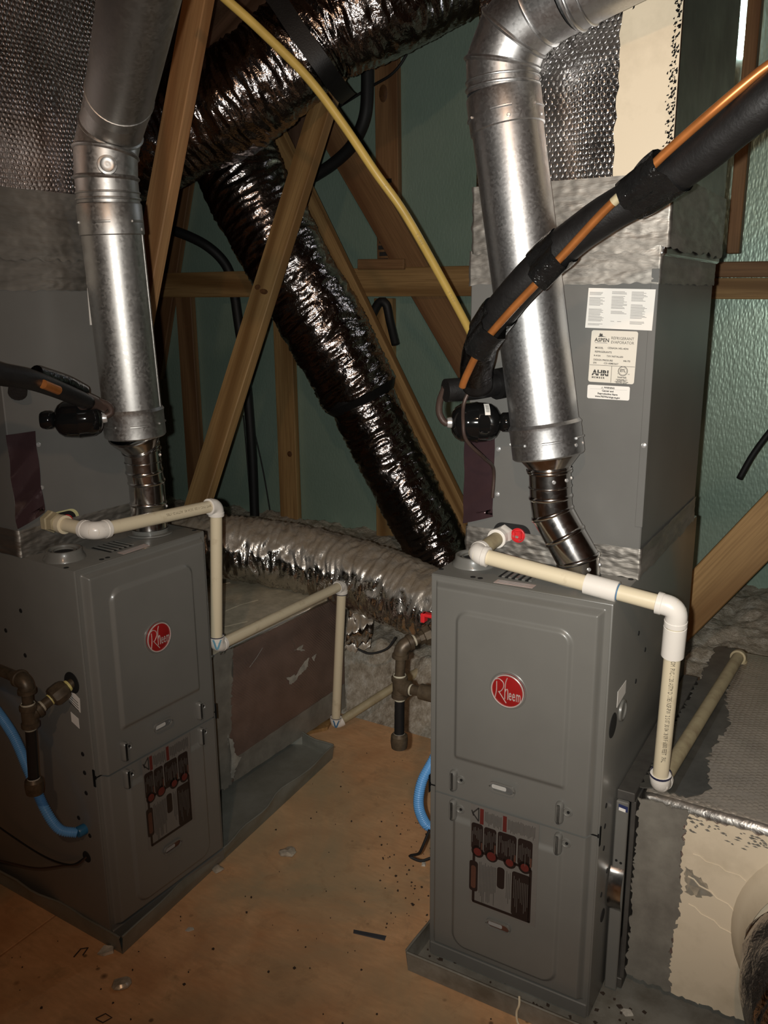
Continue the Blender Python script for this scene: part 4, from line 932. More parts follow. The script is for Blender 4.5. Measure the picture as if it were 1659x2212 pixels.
# ------------------------------------------------------------------ PVC condensate drains
def cyl_text(par, s, size, a, b, r, face, mat_, name='pipe_print', flip=False, start=0.0, sx=1.0):
    """print that runs along a pipe from a to b, wrapped on it, facing the direction 'face'"""
    a, b = V(a), V(b); T = (b-a).normalized(); f = V(face); f = (f - T*f.dot(T)).normalized(); up = f.cross(T) if not flip else T.cross(f)
    tm = text(s, size, 'LEFT', sx); Tt = T
    vs = [a + Tt*(start + p.x) + (f*math.cos(p.y/r) + up*math.sin(p.y/r))*(r+.0003) for p in tm.v]
    part(name, MB().add(vs, tm.f), mat_, par, smooth=False)
def elbow(par, pa, pc, pb, r, mat_, L=.026, lip=True, name='elbow'):
    pa, pc, pb = V(pa), V(pc), V(pb); d0 = (pa-pc).normalized(); d1 = (pb-pc).normalized()
    A = pc + d0*L; B = pc + d1*L; m = []; k = r*1.05
    m.append(A); m.append(pc + d0*k)
    for i in range(1, 9):
        t = i/9; m.append((pc+d0*k)*(1-t)**2 + pc*2*t*(1-t) + (pc+d1*k)*t*t)
    m.append(pc + d1*k); m.append(B)
    mb = MB().tube(m, r, 22)
    if lip:
        for q, d in ((A, d0), (B, d1)): mb.lathe(q - d*.010, d, [(0,r*1.0),(.001,r*1.05),(.0098,r*1.05),(.0104,r*.98),(.0104,r*.80)], 22, False)
    return part(name, mb, mat_, par)
def pipe(par, a, b, r, mat_, name='pipe'): return part(name, MB().tube([V(a), V(b)], r, 22), mat_, par)
def band(par, c, ax, r, mat_, hgt=.003, name='cement_ring'): return part(name, MB().lathe(V(c)-V(ax).normalized()*hgt/2, ax, [(0,r),(hgt,r)], 22, False), mat_, par)
pr, prf = .0145, .0185
dR = thing('drain_pipe', 'cream PVC drain pipe crossing the top of the right furnace', 'pipe', RF, (.084,.16,.936))
q = [V((.084,.152,.936)), V((.084,.020,.9300)), V((.456,.026,.8880)), V((.436,.100,.506)), V((.466,.845,.494)), V((.472,.848,.40))]
part('threaded_adapter', MB().lathe((.084,.1595,.936), (0,-1,-.02), [(0,.0195),(.014,.0195),(.016,.018),(.028,.0175),(.029,.0155)], 6), M['pvc_white'], dR)
part('adapter_collar', MB().lathe((.084,.130,.9355), (0,-1,-.02), [(0,.0195),(.012,.0195),(.013,.017)], 24), M['pvc_white'], dR)
pipe(dR, q[0], q[1], pr, M['pvc_dusty']); pipe(dR, q[1], q[2], pr, M['pvc']); pipe(dR, q[2], q[3], pr, M['pvc']); pipe(dR, q[3], q[4], pr, M['pvc_dusty']); pipe(dR, q[4], q[5], pr, M['pvc'])
elbow(dR, q[0], q[1], q[2], prf, M['pvc_white']); elbow(dR, q[1], q[2], q[3], prf, M['pvc_white'], .034); elbow(dR, q[2], q[3], q[4], prf, M['pvc_white']); elbow(dR, q[3], q[4], q[5], prf, M['pvc_dusty'])
dv = (q[2]-q[1]).normalized(); c0 = q[1]+dv*.214
part('coupling', MB().lathe(c0, dv, [(0,.0148),(.0005,.0186),(.058,.0186),(.0585,.0150)], 24, False), M['pvc_white'], dR)
band(dR, c0+dv*.0585, dv, .0152, M['pvc_blue'], .004)
dn = (q[3]-q[2]).normalized(); c1 = q[2]+dn*.036
part('coupling', MB().lathe(c1, dn, [(0,.0186),(.001,.0195),(.060,.0195),(.0608,.0150)], 24, False), M['pvc_white'], dR)
band(dR, q[3]-dn*.0275, dn, .0200, M['cement_dark'], .005)
camR = RF.inverted() @ V((0,0,CAM_H))
cyl_text(dR, 'OM  PVC-1120 ASTM D 1785 NSF-PW  2 S 07 30 04 18 09 F 6000 FEET  /PAL', .0112, q[2]+dn*.099, q[3], pr, camR-q[2]+V((.18,0,0)), M['print'], sx=.62)
dL = thing('drain_pipe', 'cream PVC drain pipe stepping down from the left furnace along its return box', 'pipe', LF, (.072,.17,.947))
p = [V((.072,.168,.947)), V((.0765,.026,.944)), V((.430,.032,.925)), V((.4265,.055,.560)), V((1.035,.115,.532)), V((1.043,.158,.038))]
pz = LF.inverted() @ V((.027,2.668,.10)); pz2 = LF.inverted() @ V((.20,2.735,.20))
part('threaded_adapter', MB().lathe((.072,.1685,.947), (0,-1,-.02), [(0,.024),(.014,.024),(.016,.021),(.030,.020),(.031,.017)], 6), M['pvc_dusty'], dL)
part('adapter_collar', MB().lathe((.0735,.130,.946), (0,-1,-.02), [(0,.020),(.014,.020),(.015,.016)], 24), M['pvc'], dL)
for i in range(5): pipe(dL, p[i], p[i+1], pr, M['pvc'] if i != 3 else M['pvc_dusty'] if False else M['pvc'])
pipe(dL, p[5], pz2, pr, M['pvc_dusty'])
elbow(dL, p[0], p[1], p[2], prf, M['pvc_white'], .034); elbow(dL, p[1], p[2], p[3], prf, M['pvc_white']); e3 = elbow(dL, p[2], p[3], p[4], prf, M['pvc_white'])
elbow(dL, p[3], p[4], p[5], prf, M['pvc_white']); e5 = elbow(dL, p[4], p[5], pz2, prf, M['pvc_white'])
for c, ax in ((p[3]+(p[2]-p[3]).normalized()*.028, p[2]-p[3]), (p[4]+(p[3]-p[4]).normalized()*.028, p[3]-p[4]), (p[4]+(p[5]-p[4]).normalized()*.028, p[5]-p[4]), (p[5]+(p[4]-p[5]).normalized()*.028, p[4]-p[5])):
    band(dL, c, ax, .0188, M['cement_dark'], .0025)
camL = LF.inverted() @ V((0,0,CAM_H))
def smear(par, c, ax, r, mat_):
    ax = V(ax).normalized(); f = (camL-V(c)); f = (f-ax*f.dot(ax)).normalized(); s = ax.cross(f); P = []
    for t in range(12):
        an = -.5 + t*.1; hh = .012*math.cos(t*.55); P.append(V(c)+ax*hh+(f*math.cos(an)+s*math.sin(an))*(r+.0004))
    part('cement_smear', MB().tube(P, .0026, 6), mat_, par)
smear(e3, p[3]+(p[2]-p[3]).normalized()*.012, p[2]-p[3], prf, simple('pale_blue_cement', (.16,.36,.48), .4)); smear(e5, p[5]+(p[4]-p[5]).normalized()*.012, p[4]-p[5], prf, M['pvc_blue'])
cyl_text(dL, 'BMT PVC-1120  SCH 40  ASTM D-1785', .0085, p[2]+(p[1]-p[2]).normalized()*.03, p[1], pr, camL-p[1]+V((0,0,.2)), M['print_faint'])

# ------------------------------------------------------------------ gas pipes and blue conduit
gr, gf = .0107, .0165
def hub(par, a, d, r=.0165, L=.014, mat_='fitting', name='hub'): return part(name, MB().lathe(V(a), d, [(0,r*.93),(.001,r*1.02),(L-.002,r*1.02),(L,r*.9)], 20), M[mat_], par)
def tee(par, c, up, br, L=.024):
    c = V(c); up = V(up).normalized(); br = V(br).normalized()
    mb = MB().tube([c-up*L, c+up*L], .0150, 20); mb.tube([c, c+br*L], .0150, 20)
    for d in (up, -up, br): mb.lathe(c+d*(L-.011), d, [(0,.0150),(.0015,.0175),(.010,.0175),(.012,.0150)], 20)
    return part('tee', mb, M['fitting'], par)
def gelbow(par, pa, pc, pb): 
    pa, pc, pb = V(pa), V(pc), V(pb); d0 = (pa-pc).normalized(); d1 = (pb-pc).normalized(); L = .026
    m = [pc+d0*L, pc+d0*.018] + [(pc+d0*.018)*(1-t)**2 + pc*2*t*(1-t) + (pc+d1*.018)*t*t for t in [i/8 for i in range(1, 8)]] + [pc+d1*.018, pc+d1*L]
    mb = MB().tube(m, .0152, 20)
    for d in (d0, d1): mb.lathe(pc+d*(L-.010), d, [(0,.0152),(.0015,.0178),(.009,.0178),(.0105,.015)], 20)
    return part('elbow', mb, M['fitting'], par)
def dope(par, c, ax, r=.0118, mat_='dope', L=.004): return part('pipe_dope', MB().lathe(V(c), ax, [(0,r),(L*.5,r+.0008),(L,r)], 16, False), M[mat_], par)
def gcap(par, a, d):
    return part('pipe_cap', MB().lathe(V(a), d, [(-.004,.0125),(.002,.0180),(.014,.0188),(.022,.0180),(.030,.0170),(.033,.0120),(.034,.004)], 20), M['fitting'], par)
# right furnace: comes from behind, drops beside the cabinet
ga = thing('gas_pipe', 'iron gas drip pipe with elbow and tee left of the right furnace', 'pipe', RF, (-.098,.048,.49))
T0 = V((-.0975,.046,.602)); EL = V((-.0955,.048,.694))
tee(ga, T0, (0,0,1), (1,0,.02)); gelbow(ga, T0, EL, EL+V((.045,.055,.020)))
pipe(ga, T0+V((0,0,.02)), EL-V((0,0,.02)), gr, M['fitting'], 'close_nipple'); dope(ga, T0+V((0,0,.025)), (0,0,1), .0135)
pipe(ga, T0-V((0,0,.02)), V((-.099,.046,.490)), gr, M['iron'], 'drip_nipple'); dope(ga, T0-V((0,0,.030)), (0,0,1))
gcap(ga, V((-.099,.046,.490)), (0,0,-1)); dope(ga, V((-.099,.046,.4905)), (0,0,1), .0122, 'mastic_light', .004)
pipe(ga, T0+V((.02,0,0)), V((-.004,.046,.606)), gr, M['fitting'], 'branch_nipple'); dope(ga, T0+V((.026,0,0)), (1,0,0)); hub(ga, V((-.048,.046,.604)), (1,0,0), .0165, .044, name='union_nut')
ud_ = V((.045,.055,.020)).normalized(); u0_ = EL+ud_*.03
pipe(ga, EL, EL+ud_*.30, gr, M['fitting'], 'supply_nipple'); dope(ga, EL+ud_*.030, ud_)
part('union', MB().lathe(EL+ud_*.042, ud_, [(0,.0145),(.010,.0150),(.011,.0205),(.026,.0215),(.030,.0160),(.042,.0150),(.044,.0115)], 8), M['fitting'], ga)
gv = part('gas_cock', MB().lathe(EL+ud_*.090, ud_, [(0,.013),(.012,.0165),(.034,.0165),(.045,.013)], 12), M['screw'], ga)
hq = EL+ud_*.085+V((0,0,.030))
part('valve_handle', MB().box(hq+V((-.034,-.008,-.003)), hq+V((.034,.008,.005)), .0025).add(*(lambda m_: (m_.v, m_.f))(MB().box(hq+V((-.036,-.009,-.016)), hq+V((-.026,.009,.005)), .002))), M['red'], ga, 'red valve handle')
# left furnace: elbow, tee and drip leg on the visible side
gb = thing('gas_pipe', 'iron gas pipe with drip leg and cap on the left furnace side', 'pipe', LF, (-.10,.06,.40))
T1 = V((-.094,.058,.596)); E1 = V((-.094,.056,.672))
pipe(gb, E1, E1+V((0,.24,.004)), gr, M['fitting'], 'supply_nipple'); gelbow(gb, T1, E1, E1+V((0,.1,.002))); dope(gb, E1+V((0,.026,0)), (0,1,0))
tee(gb, T1, (0,0,1), (.93,-.12,.36)); pipe(gb, T1+V((0,0,.02)), E1-V((0,0,.02)), gr, M['fitting'], 'close_nipple'); dope(gb, T1+V((0,0,.025)), (0,0,1), .0138)
bd_ = (V((.0,.044,.634))-T1).normalized()
pipe(gb, T1+bd_*.018, V((.004,.044,.634)), gr, M['fitting'], 'branch_nipple'); dope(gb, T1+bd_*.028, bd_); dope(gb, T1+bd_*.048, bd_, .0120, 'dope_yellow', .005)
part('union', MB().lathe(T1+bd_*.050, bd_, [(0,.012),(.004,.0200),(.010,.0225),(.028,.0225),(.036,.0200),(.040,.0135)], 8), M['fitting'], gb); dope(gb, T1+bd_*.089, bd_, .0125, 'dope_yellow', .006)
pipe(gb, T1-V((0,0,.02)), V((-.096,.066,.452)), gr, M['iron'], 'drip_nipple'); dope(gb, T1-V((0,-.001,.030)), (0,0,1)); gcap(gb, V((-.096,.066,.452)), (0,.06,-1)); dope(gb, V((-.096,.066,.452)), (0,0,1), .0125, 'mastic_light', .005)
def corr(pts, r, pitch=.0044, n=18, amp=.0011):
    P = spline(pts, pitch/4); return MB().tube(P, lambda i: r + amp*math.sin(i*math.pi/2), n)
def hose(Mx, pts, r, label, end, ed):
    t = thing('blue_conduit', label, 'conduit', Mx, end)
    part('corrugated_tube', corr(pts, r), M['blue'], t, angle=180)
    part('end_connector', MB().lathe(V(end), ed, [(-.001,r*1.15),(.016,r*1.18),(.018,r*1.05)], 18), M['blue_dark'], t)
    return t
hose(LF, [(-.02,.34,.535),(-.03,.235,.475),(-.045,.165,.415),(-.05,.115,.345),(-.040,.085,.298),(-.016,.056,.285)], .0105, 'blue corrugated conduit looping into the left furnace side', (0,.053,.287), (-1,.1,0))
hose(RF, [(-.016,.045,.290),(-.030,.035,.305),(-.040,.025,.350),(-.038,.035,.400),(-.026,.060,.440),(-.02,.10,.47)], .0105, 'blue corrugated conduit bulging out left of the right furnace', (0,.046,.287), (-1,-.1,.1))
solo('thin_cable', 'thin dark cable trailing from the left furnace side knockout', 'cable', MB().tube(spline([(.0,.056,.216),(-.012,.075,.196),(-.010,.13,.17),(-.014,.23,.125),(-.02,.34,.10),(-.05,.50,.09)], .01), .0022, 8), M['copper_dull'], LF)
solo('thin_cable', 'second thin cable rising left from the left furnace side knockout', 'cable', MB().tube(spline([(-.001,.059,.214),(-.013,.10,.186),(-.010,.20,.165),(-.012,.33,.175),(-.02,.47,.205)], .01), .0020, 8), M['cable'], LF)
solo('thin_cable', 'black cable end poking out left of the right furnace foot', 'cable', MB().tube(spline([(-.006,.01,.31),(-.018,-.002,.268),(-.028,.0,.25),(-.048,.0,.238),(-.024,.004,.232),(-.008,.02,.235)], .006), .003, 8), M['cable'], RF)

# ------------------------------------------------------------------ refrigerant lines and filter driers
ls = thing('refrigerant_line_set', 'black insulated line set with copper tube curving down to the right coil', 'pipe', RF, (.099,-.012,1.249))
lp = spline([(.66,-.24,1.70),(.585,-.205,1.65),(.524,-.181,1.611),(.466,-.154,1.575),(.402,-.129,1.543),(.336,-.118,1.512),(.263,-.103,1.466),(.195,-.088,1.408),(.132,-.061,1.343),(.104,-.034,1.287),(.090,.000,1.250)], .008)
part('insulated_tube', MB().tube(lp, lambda i: .0275 + .0012*noise.noise(V((i*.2,0,0))), 26), M['foamblack'], ls, angle=180)
cpz = spline([(.61,-.215,1.700),(.574,-.207,1.676),(.545,-.205,1.660),(.495,-.200,1.624),(.441,-.184,1.586),(.413,-.176,1.564),(.383,-.165,1.542),(.348,-.158,1.514),(.296,-.147,1.466),(.246,-.139,1.419),(.199,-.132,1.375),(.153,-.122,1.327),(.118,-.106,1.275),(.108,-.099,1.257)], .008)
part('copper_tube', MB().tube(cpz, .0062, 14), M['copper'], ls, 'bare copper tube strapped alongside')
def wrap(i0, i1, grow, mat_, seed, name='tape_wrap'):
    P = lp[i0:i1]; m = len(P); mb = MB(); mb.tube(P, .0300, 30, False)
    for i in range(m):
        c, T, Nn, B = mb.frames[i]
        # pull the wrap around the copper tube that lies beside the insulation
        j = min(range(len(cpz)), key=lambda q_: (cpz[q_]-c).length); d = cpz[j]-c; d = d - T*d.dot(T); dl = d.length; d = d/dl if dl > 1e-6 else Nn
        for k in range(30):
            v = mb.v[i*30+k]-c; e = v.normalized(); ca = e.dot(d); r = .0295
            if ca > 0 and name != 'foil_wrap': r = max(r, min(dl+.009, .0295 + (dl+.009-.0295)*sm(.80, .97, ca)))
            r += .0018*noise.noise(V((i*.35+seed, e.x*5, e.z*5))) + grow
            mb.v[i*30+k] = c + e*r
    part(name, mb, mat_, ls, angle=180)
n_ = len(lp)
def idx(u): return min(range(n_), key=lambda q_: abs(lp[q_].x-u))
wrap(idx(.448), idx(.372), .0015, M['tapeblack'], 1); wrap(idx(.275), idx(.232), .0010, M['tapeblack'], 4); wrap(idx(.165), idx(.128), .0012, M['tapeblack'], 7)
wrap(idx(.126), idx(.094), -.0008, M['foil_black'], 9, 'foil_wrap')
part('cream_tube_sleeve', MB().tube(cpz[idx2] if False else [p_ for p_ in cpz if .362 < p_.x < .387], .0068, 14), M['pvc_dusty'], ls, 'pale sleeve on the copper')
def drier(Mx, label, cen, axd, wend, side, stubs):
    t = thing('filter_drier', label, 'filter', Mx, cen)
    c = V(cen); a = V(axd).normalized()
    part('body', MB().lathe(c-a*.046, a, [(0,.012),(.002,.020),(.008,.029),(.018,.0355),(.030,.037),(.044,.0378),(.047,.0388),(.050,.0378),(.062,.037),(.074,.0350),(.084,.029),(.090,.020),(.092,.012)], 40), M['gloss_black'], t)
    e = c - a*.046*side*-1 if side < 0 else c - a*.046
    s0 = c - a*.046*side; s1 = c + a*.046*side
    part('silver_nipple', MB().lathe(s0+a*.002*side, -a*side, [(0,.0105),(.006,.0100),(.010,.0090),(.010,.006)], 16), M['screw'], t)
    part('end_bulb', MB().lathe(s1-a*.006*side, a*side, [(0,.008),(.004,.008),(.006,.014),(.012,.0185),(.022,.0190),(.030,.0165),(.033,.0135),(.032,.009),(.034,.007)], 24), M['gloss_black'], t)
    for pts, r, mt, nm in stubs: part(nm, MB().tube(spline(pts, .006), r, 16), M[mt], t)
    return t
fdR = drier(RF, 'glossy black filter drier with barcode at the right coil', (.056,.070,1.172), (.82,.55,-.01), 0, 1,
    [([(.021,.045,1.176),(.010,.036,1.172),(.000,.030,1.190),(.003,.026,1.215),(.016,.020,1.240)], .0065, 'copper_dull', 'copper_loop'),
     ([(.022,.010,1.236),(.060,.055,1.238),(.088,.100,1.243)], .0215, 'foamblack', 'foam_sleeve'),
     ([(.086,.090,1.243),(.100,.118,1.246)], .029, 'foamblack', 'foam_end'),
     ([(.070,.020,1.245),(.060,.010,1.215),(.055,.018,1.180),(.058,.026,1.145),(.072,.075,1.105),(.064,.142,1.070),(.060,.150,1.01)], .0035, 'copper_dull', 'sensor_wire')])
bq = V((.056,.070,1.172)); ax_ = V((.82,.55,-.01)).normalized(); cv = (camR-bq); cv = (cv-ax_*cv.dot(ax_)).normalized(); up_ = ax_.cross(cv); up_ = up_ if up_.z > 0 else -up_
def drum(al, an, r=.0386): return bq + ax_*al + (cv*math.cos(an) + up_*math.sin(an))*r
bl = part('barcode_label', MB().grid(lambda i, j: drum(.012+.010*i, .35+.75*j, .0387), 2, 10), M['paper'], fdR, 'small white barcode label')
part('barcode', merge(*[MB().grid(lambda i, j, k=k: drum(.0145+.006*i, .50+.05*k+.022*j, .0391), 1, 1) for k in range(9)]), M['ink'], bl, smooth=False)
drier(LF, 'glossy black filter drier hanging below the left refrigerant line', (.083,.050,1.172), (.72,-.69,0), 0, -1, 
    [([(.118,.016,1.175),(.128,.006,1.182),(.124,.006,1.197),(.104,.012,1.208)], .0065, 'copper_dull', 'copper_loop'), ([(.02,.15,1.225),(.035,.168,1.235)], .018, 'foamblack', 'foam_end')])
lsl = thing('refrigerant_line_set', 'black insulated line set entering from the left edge to the left coil', 'pipe', LF, (.089,.012,1.197))
part('insulated_tube', MB().tube(spline([(-.40,-.07,1.37),(-.26,-.05,1.322),(-.167,-.043,1.293),(-.135,-.042,1.281),(-.079,-.036,1.268),(-.022,-.018,1.249),(.040,.000,1.224),(.080,.012,1.207)], .01), lambda i: .0255 - .00022*i, 22), M['foamblack'], lsl, angle=180)
part('copper_tube', MB().tube(spline([(-.060,-.052,1.258),(-.040,-.046,1.250),(-.022,-.040,1.243)], .01), .0085, 12), M['copper'], lsl, 'bare copper patch')
part('foam_tail', MB().tube(spline([(.07,.014,1.212),(.100,.016,1.203),(.120,.014,1.192)], .006), lambda i: .019-.0012*i, 16), M['copper_dull'], lsl, 'brown frayed sleeve end')
part('tape_wrap', MB().tube(spline([(-.05,-.020,1.275),(.02,.0,1.252),(.075,.020,1.228)], .006), lambda i: .0150, 16), M['foil_black'], lsl)

# ------------------------------------------------------------------ flexible ducts behind
fa = thing('flex_duct', 'thick black foil flex duct running up to the right under the roof', 'duct', ID, (-.33,3.10,2.0))
part('duct_jacket', flex([(-1.25,3.32,1.86),(-.984,3.274,1.914),(-.848,3.229,1.941),(-.657,3.17,1.992),(-.49,3.122,2.05),(-.329,3.098,2.150),(-.199,3.106,2.252),(.014,3.117,2.345),(.256,3.214,2.500),(.522,3.306,2.66)], lambda t: .168 + .010*math.sin(t*9), 72, 2, .013, .0055), M['foil_dark'], fa, angle=180)
st_pts = [(-.245,3.10,2.66),(-.235,2.98,2.43),(-.205,2.925,2.30),(-.165,2.935,2.19),(-.12,3.02,2.125),(-.10,3.12,2.11)]
def strap(pts, wid, wdir, mat_, th=.003):
    P = spline(pts, .012); mb = MB(); wd = V(wdir)
    L_ = []; 
    for i, p_ in enumerate(P):
        T = (P[min(i+1, len(P)-1)]-P[max(i-1, 0)]).normalized(); d = (wd - T*wd.dot(T)).normalized()*wid/2; nn = T.cross(d).normalized()*th/2
        L_ += [p_-d-nn, p_+d-nn, p_+d+nn, p_-d+nn]
    fs = []
    for i in range(len(P)-1):
        for k in range(4): fs.append((i*4+k, i*4+(k+1) % 4, (i+1)*4+(k+1) % 4, (i+1)*4+k))
    return mb.add(L_, fs)
part('hanger_strap', strap([(-.50,3.02,2.52),(-.40,2.955,2.40),(-.32,2.93,2.30),(-.255,2.915,2.205),(-.185,2.925,2.115),(-.150,2.98,2.075),(-.12,3.08,2.055),(-.11,3.2,2.07)], .058, (.80,.05,.55), M['foamblack']), M['foamblack'], fa, 'wide black hanger strap')
fb = thing('flex_duct', 'black foil flex duct falling from upper left behind the leaning board to the right furnace', 'duct', ID, (.2,3.5,.25))
part('duct_jacket', flex([(-.72,3.80,2.26),(-.689,3.743,2.141),(-.601,3.67,1.972),(-.491,3.613,1.746),(-.348,3.578,1.484),(-.203,3.565,1.225),(-.095,3.555,1.01)], lambda t: .172 - .012*t, 72, 5, .012, .0055), M['foil_dark'], fb, angle=180)
part('duct_jacket', flex([(-.092,3.556,1.00),(.023,3.549,.753),(.149,3.518,.507),(.258,3.494,.287),(.33,3.47,.16)], lambda t: .136 - .006*t, 64, 8, .010, .0055), M['foil_dark'], fb, 'narrower lower length', angle=180)
tA = (V((.023,3.549,.753))-V((-.203,3.565,1.225))).normalized()
part('draw_band', MB().lathe(V((-.096,3.5555,1.012)), tA, [(-.02,.158),(.0,.163),(.02,.150),(.035,.139)], 48, False), M['foamblack'], fb, 'black draw band at the joint')
fc = thing('flex_duct', 'silver foil flex duct with a dusty top lying behind the left return box', 'duct', ID, (-.2,2.71,.44))
part('duct_jacket', flex([(-1.02,2.80,.60),(-.788,2.791,.592),(-.631,2.79,.588),(-.423,2.765,.572),(-.201,2.714,.540),(-.001,2.62,.496),(.157,2.507,.462),(.266,2.437,.43)], lambda t: .100 + .014*t, 72, 13, .012, .0050), M['foil_silver'], fc, angle=180)
def flap(i, j):
    return V((-.115+.085*i-.02*j, 2.60+.03*i+.02*math.sin(j*9)+.02*noise.noise(V((i*5,j*7,3))), .43-.16*j+.02*noise.noise(V((i*6,j*4,8)))))
part('loose_foil_flap', MB().grid(flap, 14, 20), M['foil_silver'], fc, 'crumpled foil flap hanging down', angle=180)
part('flap_rim', MB().tube(spline([(-.09,2.60,.285),(-.05,2.585,.275),(.005,2.575,.295),(.035,2.575,.335)], .01), .004, 8), M['cable'], fc)

# ------------------------------------------------------------------ tubes and cables on and before the back wall
yl = thing('yellow_gas_tube', 'long yellow gas tube slanting down across the black ducts', 'pipe', ID, (.287,2.451,1.225))
yp = spline([(-.50,2.325,2.215),(-.43,2.336,2.160),(-.377,2.345,2.117),(-.303,2.35,2.055),(-.186,2.353,1.945),(-.097,2.357,1.834),(-.015,2.358,1.718),(.056,2.366,1.624),(.138,2.394,1.492),(.234,2.425,1.327),(.287,2.451,1.225)], .012)
part('tube', MB().tube(yp, .0115, 16), M['yellow'], yl, angle=180)
f_ = V((0,0,CAM_H))
for i0 in (58, 70, 84): cyl_text(yl, '||  |||| ||| ||', .008, yp[i0], yp[i0+4], .0116, f_-yp[i0], M['print_faint'])
def cable(label, pts, r, cat='cable', name='black_cable', W=RF, mat_='cable'): return solo(name, label, cat, MB().tube(spline(pts, .012), r, 12), M[mat_], W, angle=180)
cable('thick black conduit arching over the girt and down the left of the wall', [(-2.85,2.00,1.765),(-2.662,1.985,1.763),(-2.503,1.98,1.738),(-2.345,2.02,1.668),(-2.265,2.07,1.575),(-2.235,2.087,1.46),(-2.210,2.087,1.278),(-2.180,2.087,1.043),(-2.167,2.087,.803),(-2.160,2.087,.557),(-2.165,2.087,.15)], .0255, name='black_conduit', cat='conduit')
cable('wide black strap-like conduit hanging beside the stamped stud', [(-1.372,2.02,2.55),(-1.372,2.02,2.44),(-1.375,2.02,2.259),(-1.388,2.02,2.168),(-1.432,2.03,2.098),(-1.494,2.05,2.047),(-1.60,2.06,1.99),(-1.75,2.06,1.93)], .028, name='black_conduit', cat='conduit')
cable('short black conduit loop hooked under the girt', [(-1.425,2.0,1.16),(-1.386,2.0,1.244),(-1.34,1.995,1.338),(-1.300,1.99,1.385),(-1.272,1.995,1.372),(-1.262,2.01,1.30),(-1.256,2.05,1.195)], .020, name='black_conduit', cat='conduit')
cable('thin black wire down the wall just left of the black conduit', [(-2.232,2.115,.80),(-2.224,2.115,.65),(-2.218,2.115,.499),(-2.206,2.115,.20)], .004)
cable('thin black wire slanting down the wall just right of the black conduit', [(-2.17,2.12,.72),(-2.151,2.12,.656),(-2.114,2.12,.484),(-2.072,2.12,.22)], .004)
cable('thin black wire drooping from the upper black duct to the wall', [(-1.12,2.05,2.56),(-1.161,2.06,2.48),(-1.21,2.07,2.398),(-1.278,2.07,2.335),(-1.395,2.08,2.298),(-1.56,2.085,2.24)], .006)
cable('black rubber cable end hanging before the green wall at the right edge', [(.56,1.70,1.17),(.436,1.70,1.025),(.385,1.70,.947),(.343,1.70,.87),(.309,1.70,.787)], .0105)

# ------------------------------------------------------------------ scraps on the floor
def scrap(name, label, x, y, pts, h, mat_, cat='scrap', group=None):
    rn_ = random.Random(int(x*1000)+int(y*977)); lo_ = [V((x+a, y+b, .0008)) for a, b in pts]
    mb = MB().plate(lo_, (0,0,h)); n = len(pts)
    for k in range(n): mb.v[n+k] += V((rn_.uniform(-.002,.002), rn_.uniform(-.002,.002), rn_.uniform(-.3,.6)*h))
    return solo(name, label, cat, mb, mat_, smooth=False, group=group)
scrap('white_scrap', 'folded white scrap by the front corner of the left pan', -.622, 1.593, [(-.018,-.008),(-.004,-.013),(.016,-.004),(.012,.008),(-.008,.010)], .006, M['debris_w'])
def crumpled(label, x, y, r, mat_, seed):
    mb = MB().ball((x, y, r*.28), r, 12, (1,1,.35)); mb.map(lambda p_: p_ + V((noise.noise(p_*60+V((seed,0,0))), noise.noise(p_*60+V((0,seed,0))), .5*noise.noise(p_*80)))*r*.4)
    mb.map(lambda p_: V((p_.x, p_.y, max(.0006, p_.z)))); return solo('crumpled_wrapper', label, 'wrapper', mb, mat_, angle=20)
crumpled('crumpled clear wrapper on the floor in front of the left pan corner', -.562, 1.500, .018, M['plastic_clear'], 1)
crumpled('crumpled clear wrapper lying flat in the middle of the floor', -.258, 1.932, .021, M['plastic_clear'], 5)
crumpled('clear plastic scrap on the floor beside the left pan front lip', -.429, 1.869, .017, M['plastic_clear'], 9)
crumpled('small shiny wrapper tucked by the bent lip of the left pan', -.262, 2.262, .017, M['plastic_clear'], 14)
scrap('pale_chip', 'pale oval chip on the floor before the left pan', -.453, 1.660, [(-.010,-.004),(-.002,-.007),(.010,-.002),(.008,.005),(-.004,.006)], .002, M['debris_w'])
scrap('pale_chip', 'pale stone-like chip in the corner of the right pan front', .478, 1.412, [(-.012,.004),(-.003,-.010),(.013,-.008),(.008,.006),(-.004,.010)], .006, M['debris_w'])
scrap('pale_chip', 'white crumb on the floor left of the right furnace', .093, 1.882, [(-.006,-.004),(.004,-.006),(.007,.003),(-.002,.006)], .006, M['debris_w'])
scrap('dark_strip', 'dark grey tape strip on the floor left of the right pan', -.040, 1.638, [(-.038,.006),(-.036,.018),(.036,-.006),(.034,-.018)], .002, M['label_grey'] if False else simple('slate_tape', (.05,.055,.065), .5))
solo('bent_staple', 'bent brown staple on the floor left of the white scrap', 'staple', MB().tube([(-.690,1.578,.002),(-.683,1.602,.002),(-.668,1.605,.002),(-.672,1.583,.002)], .0014, 6), M['debris_d'])
solo('bent_staple', 'square loop of wire on the floor at the bottom edge of view', 'staple', MB().tube([(-.588,1.412,.002),(-.572,1.424,.002),(-.556,1.414,.002),(-.570,1.402,.002),(-.586,1.410,.002)], .0012, 6), M['debris_d'])
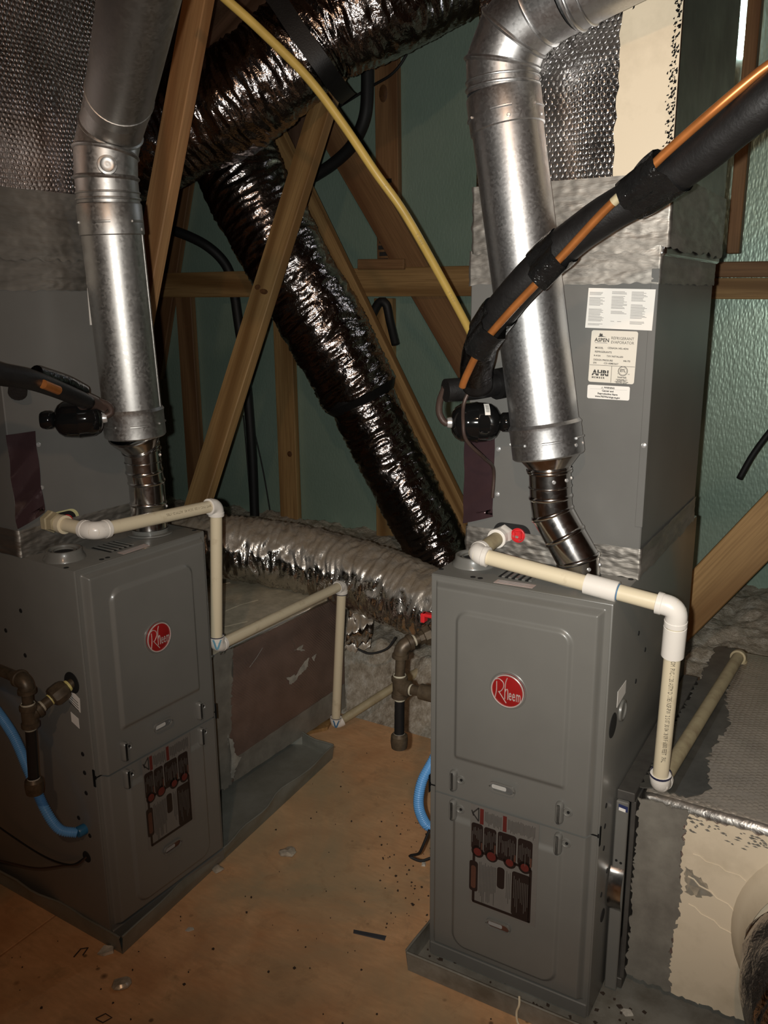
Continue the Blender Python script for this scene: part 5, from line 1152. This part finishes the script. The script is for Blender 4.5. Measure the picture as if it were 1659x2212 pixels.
solo('zip_tie', 'pale cut zip tie curled over the lip of the right pan', 'zip tie', MB().tube(spline([(.232,-.058,.058),(.236,-.068,.048),(.232,-.070,.030),(.238,-.076,.012),(.252,-.074,.004)], .004), .0022, 6), M['pvc'], RF)
rn = random.Random(44); mb = MB()
for _ in range(230):
    if rn.random() < .30: x, y = rn.uniform(-.02,.13), rn.uniform(1.66,2.15)
    else: x, y = rn.uniform(-.85,.35), rn.uniform(1.25,2.5)
    pl_ = RF.inverted() @ V((x,y,0)); ql_ = LF.inverted() @ V((x,y,0))
    if pl_.x > -.035 and pl_.y > -.07: continue
    if -.03 < ql_.x < 1.25 and ql_.y > -.05+.12*ql_.x: continue
    r = rn.choice((.001,.0015,.002,.003)); a = rn.random()*6.28
    mb.plate([V((x+math.cos(a+k*1.57)*r*rn.uniform(.6,1.4), y+math.sin(a+k*1.57)*r*rn.uniform(.6,1.4), .0004)) for k in range(4)], (0,0,rn.uniform(.0006,.003)))
solo('floor_crumbs', 'dark crumbs and dirt scattered over the plywood floor', 'debris', mb, M['debris_d'], kind='stuff', smooth=False)
mb = MB()
for _ in range(150):
    u, w_ = rn.uniform(-.01,.9), rn.uniform(-.035,.09)
    r = rn.choice((.002,.003,.005)); a = rn.random()*6.28
    mb.plate([V((u+math.cos(a+k*1.57)*r*rn.uniform(.6,1.5), w_+math.sin(a+k*1.57)*r*rn.uniform(.5,1.2), .0066)) for k in range(4)], (0,0,rn.uniform(.0006,.003)))
part('pan_dirt', mb, M['debris_d'], pnR, smooth=False, kind='stuff')
# bits of pipe dope and dirt on the drain runs are in their materials; bulb hanging behind the photographer
bb = thing('hanging_bulb', 'bare warm bulb hanging behind the photographer', 'lamp', ID, (-.22,-.62,2.56))
part('bulb_socket', MB().lathe((-.22,-.62,2.54), (0,0,1), [(0,.018),(.05,.020),(.055,.01)], 16), M['cable'], bb)
part('bulb_cord', MB().tube([(-.22,-.62,2.59),(-.22,-.62,3.9)], .004, 8), M['cable'], bb)
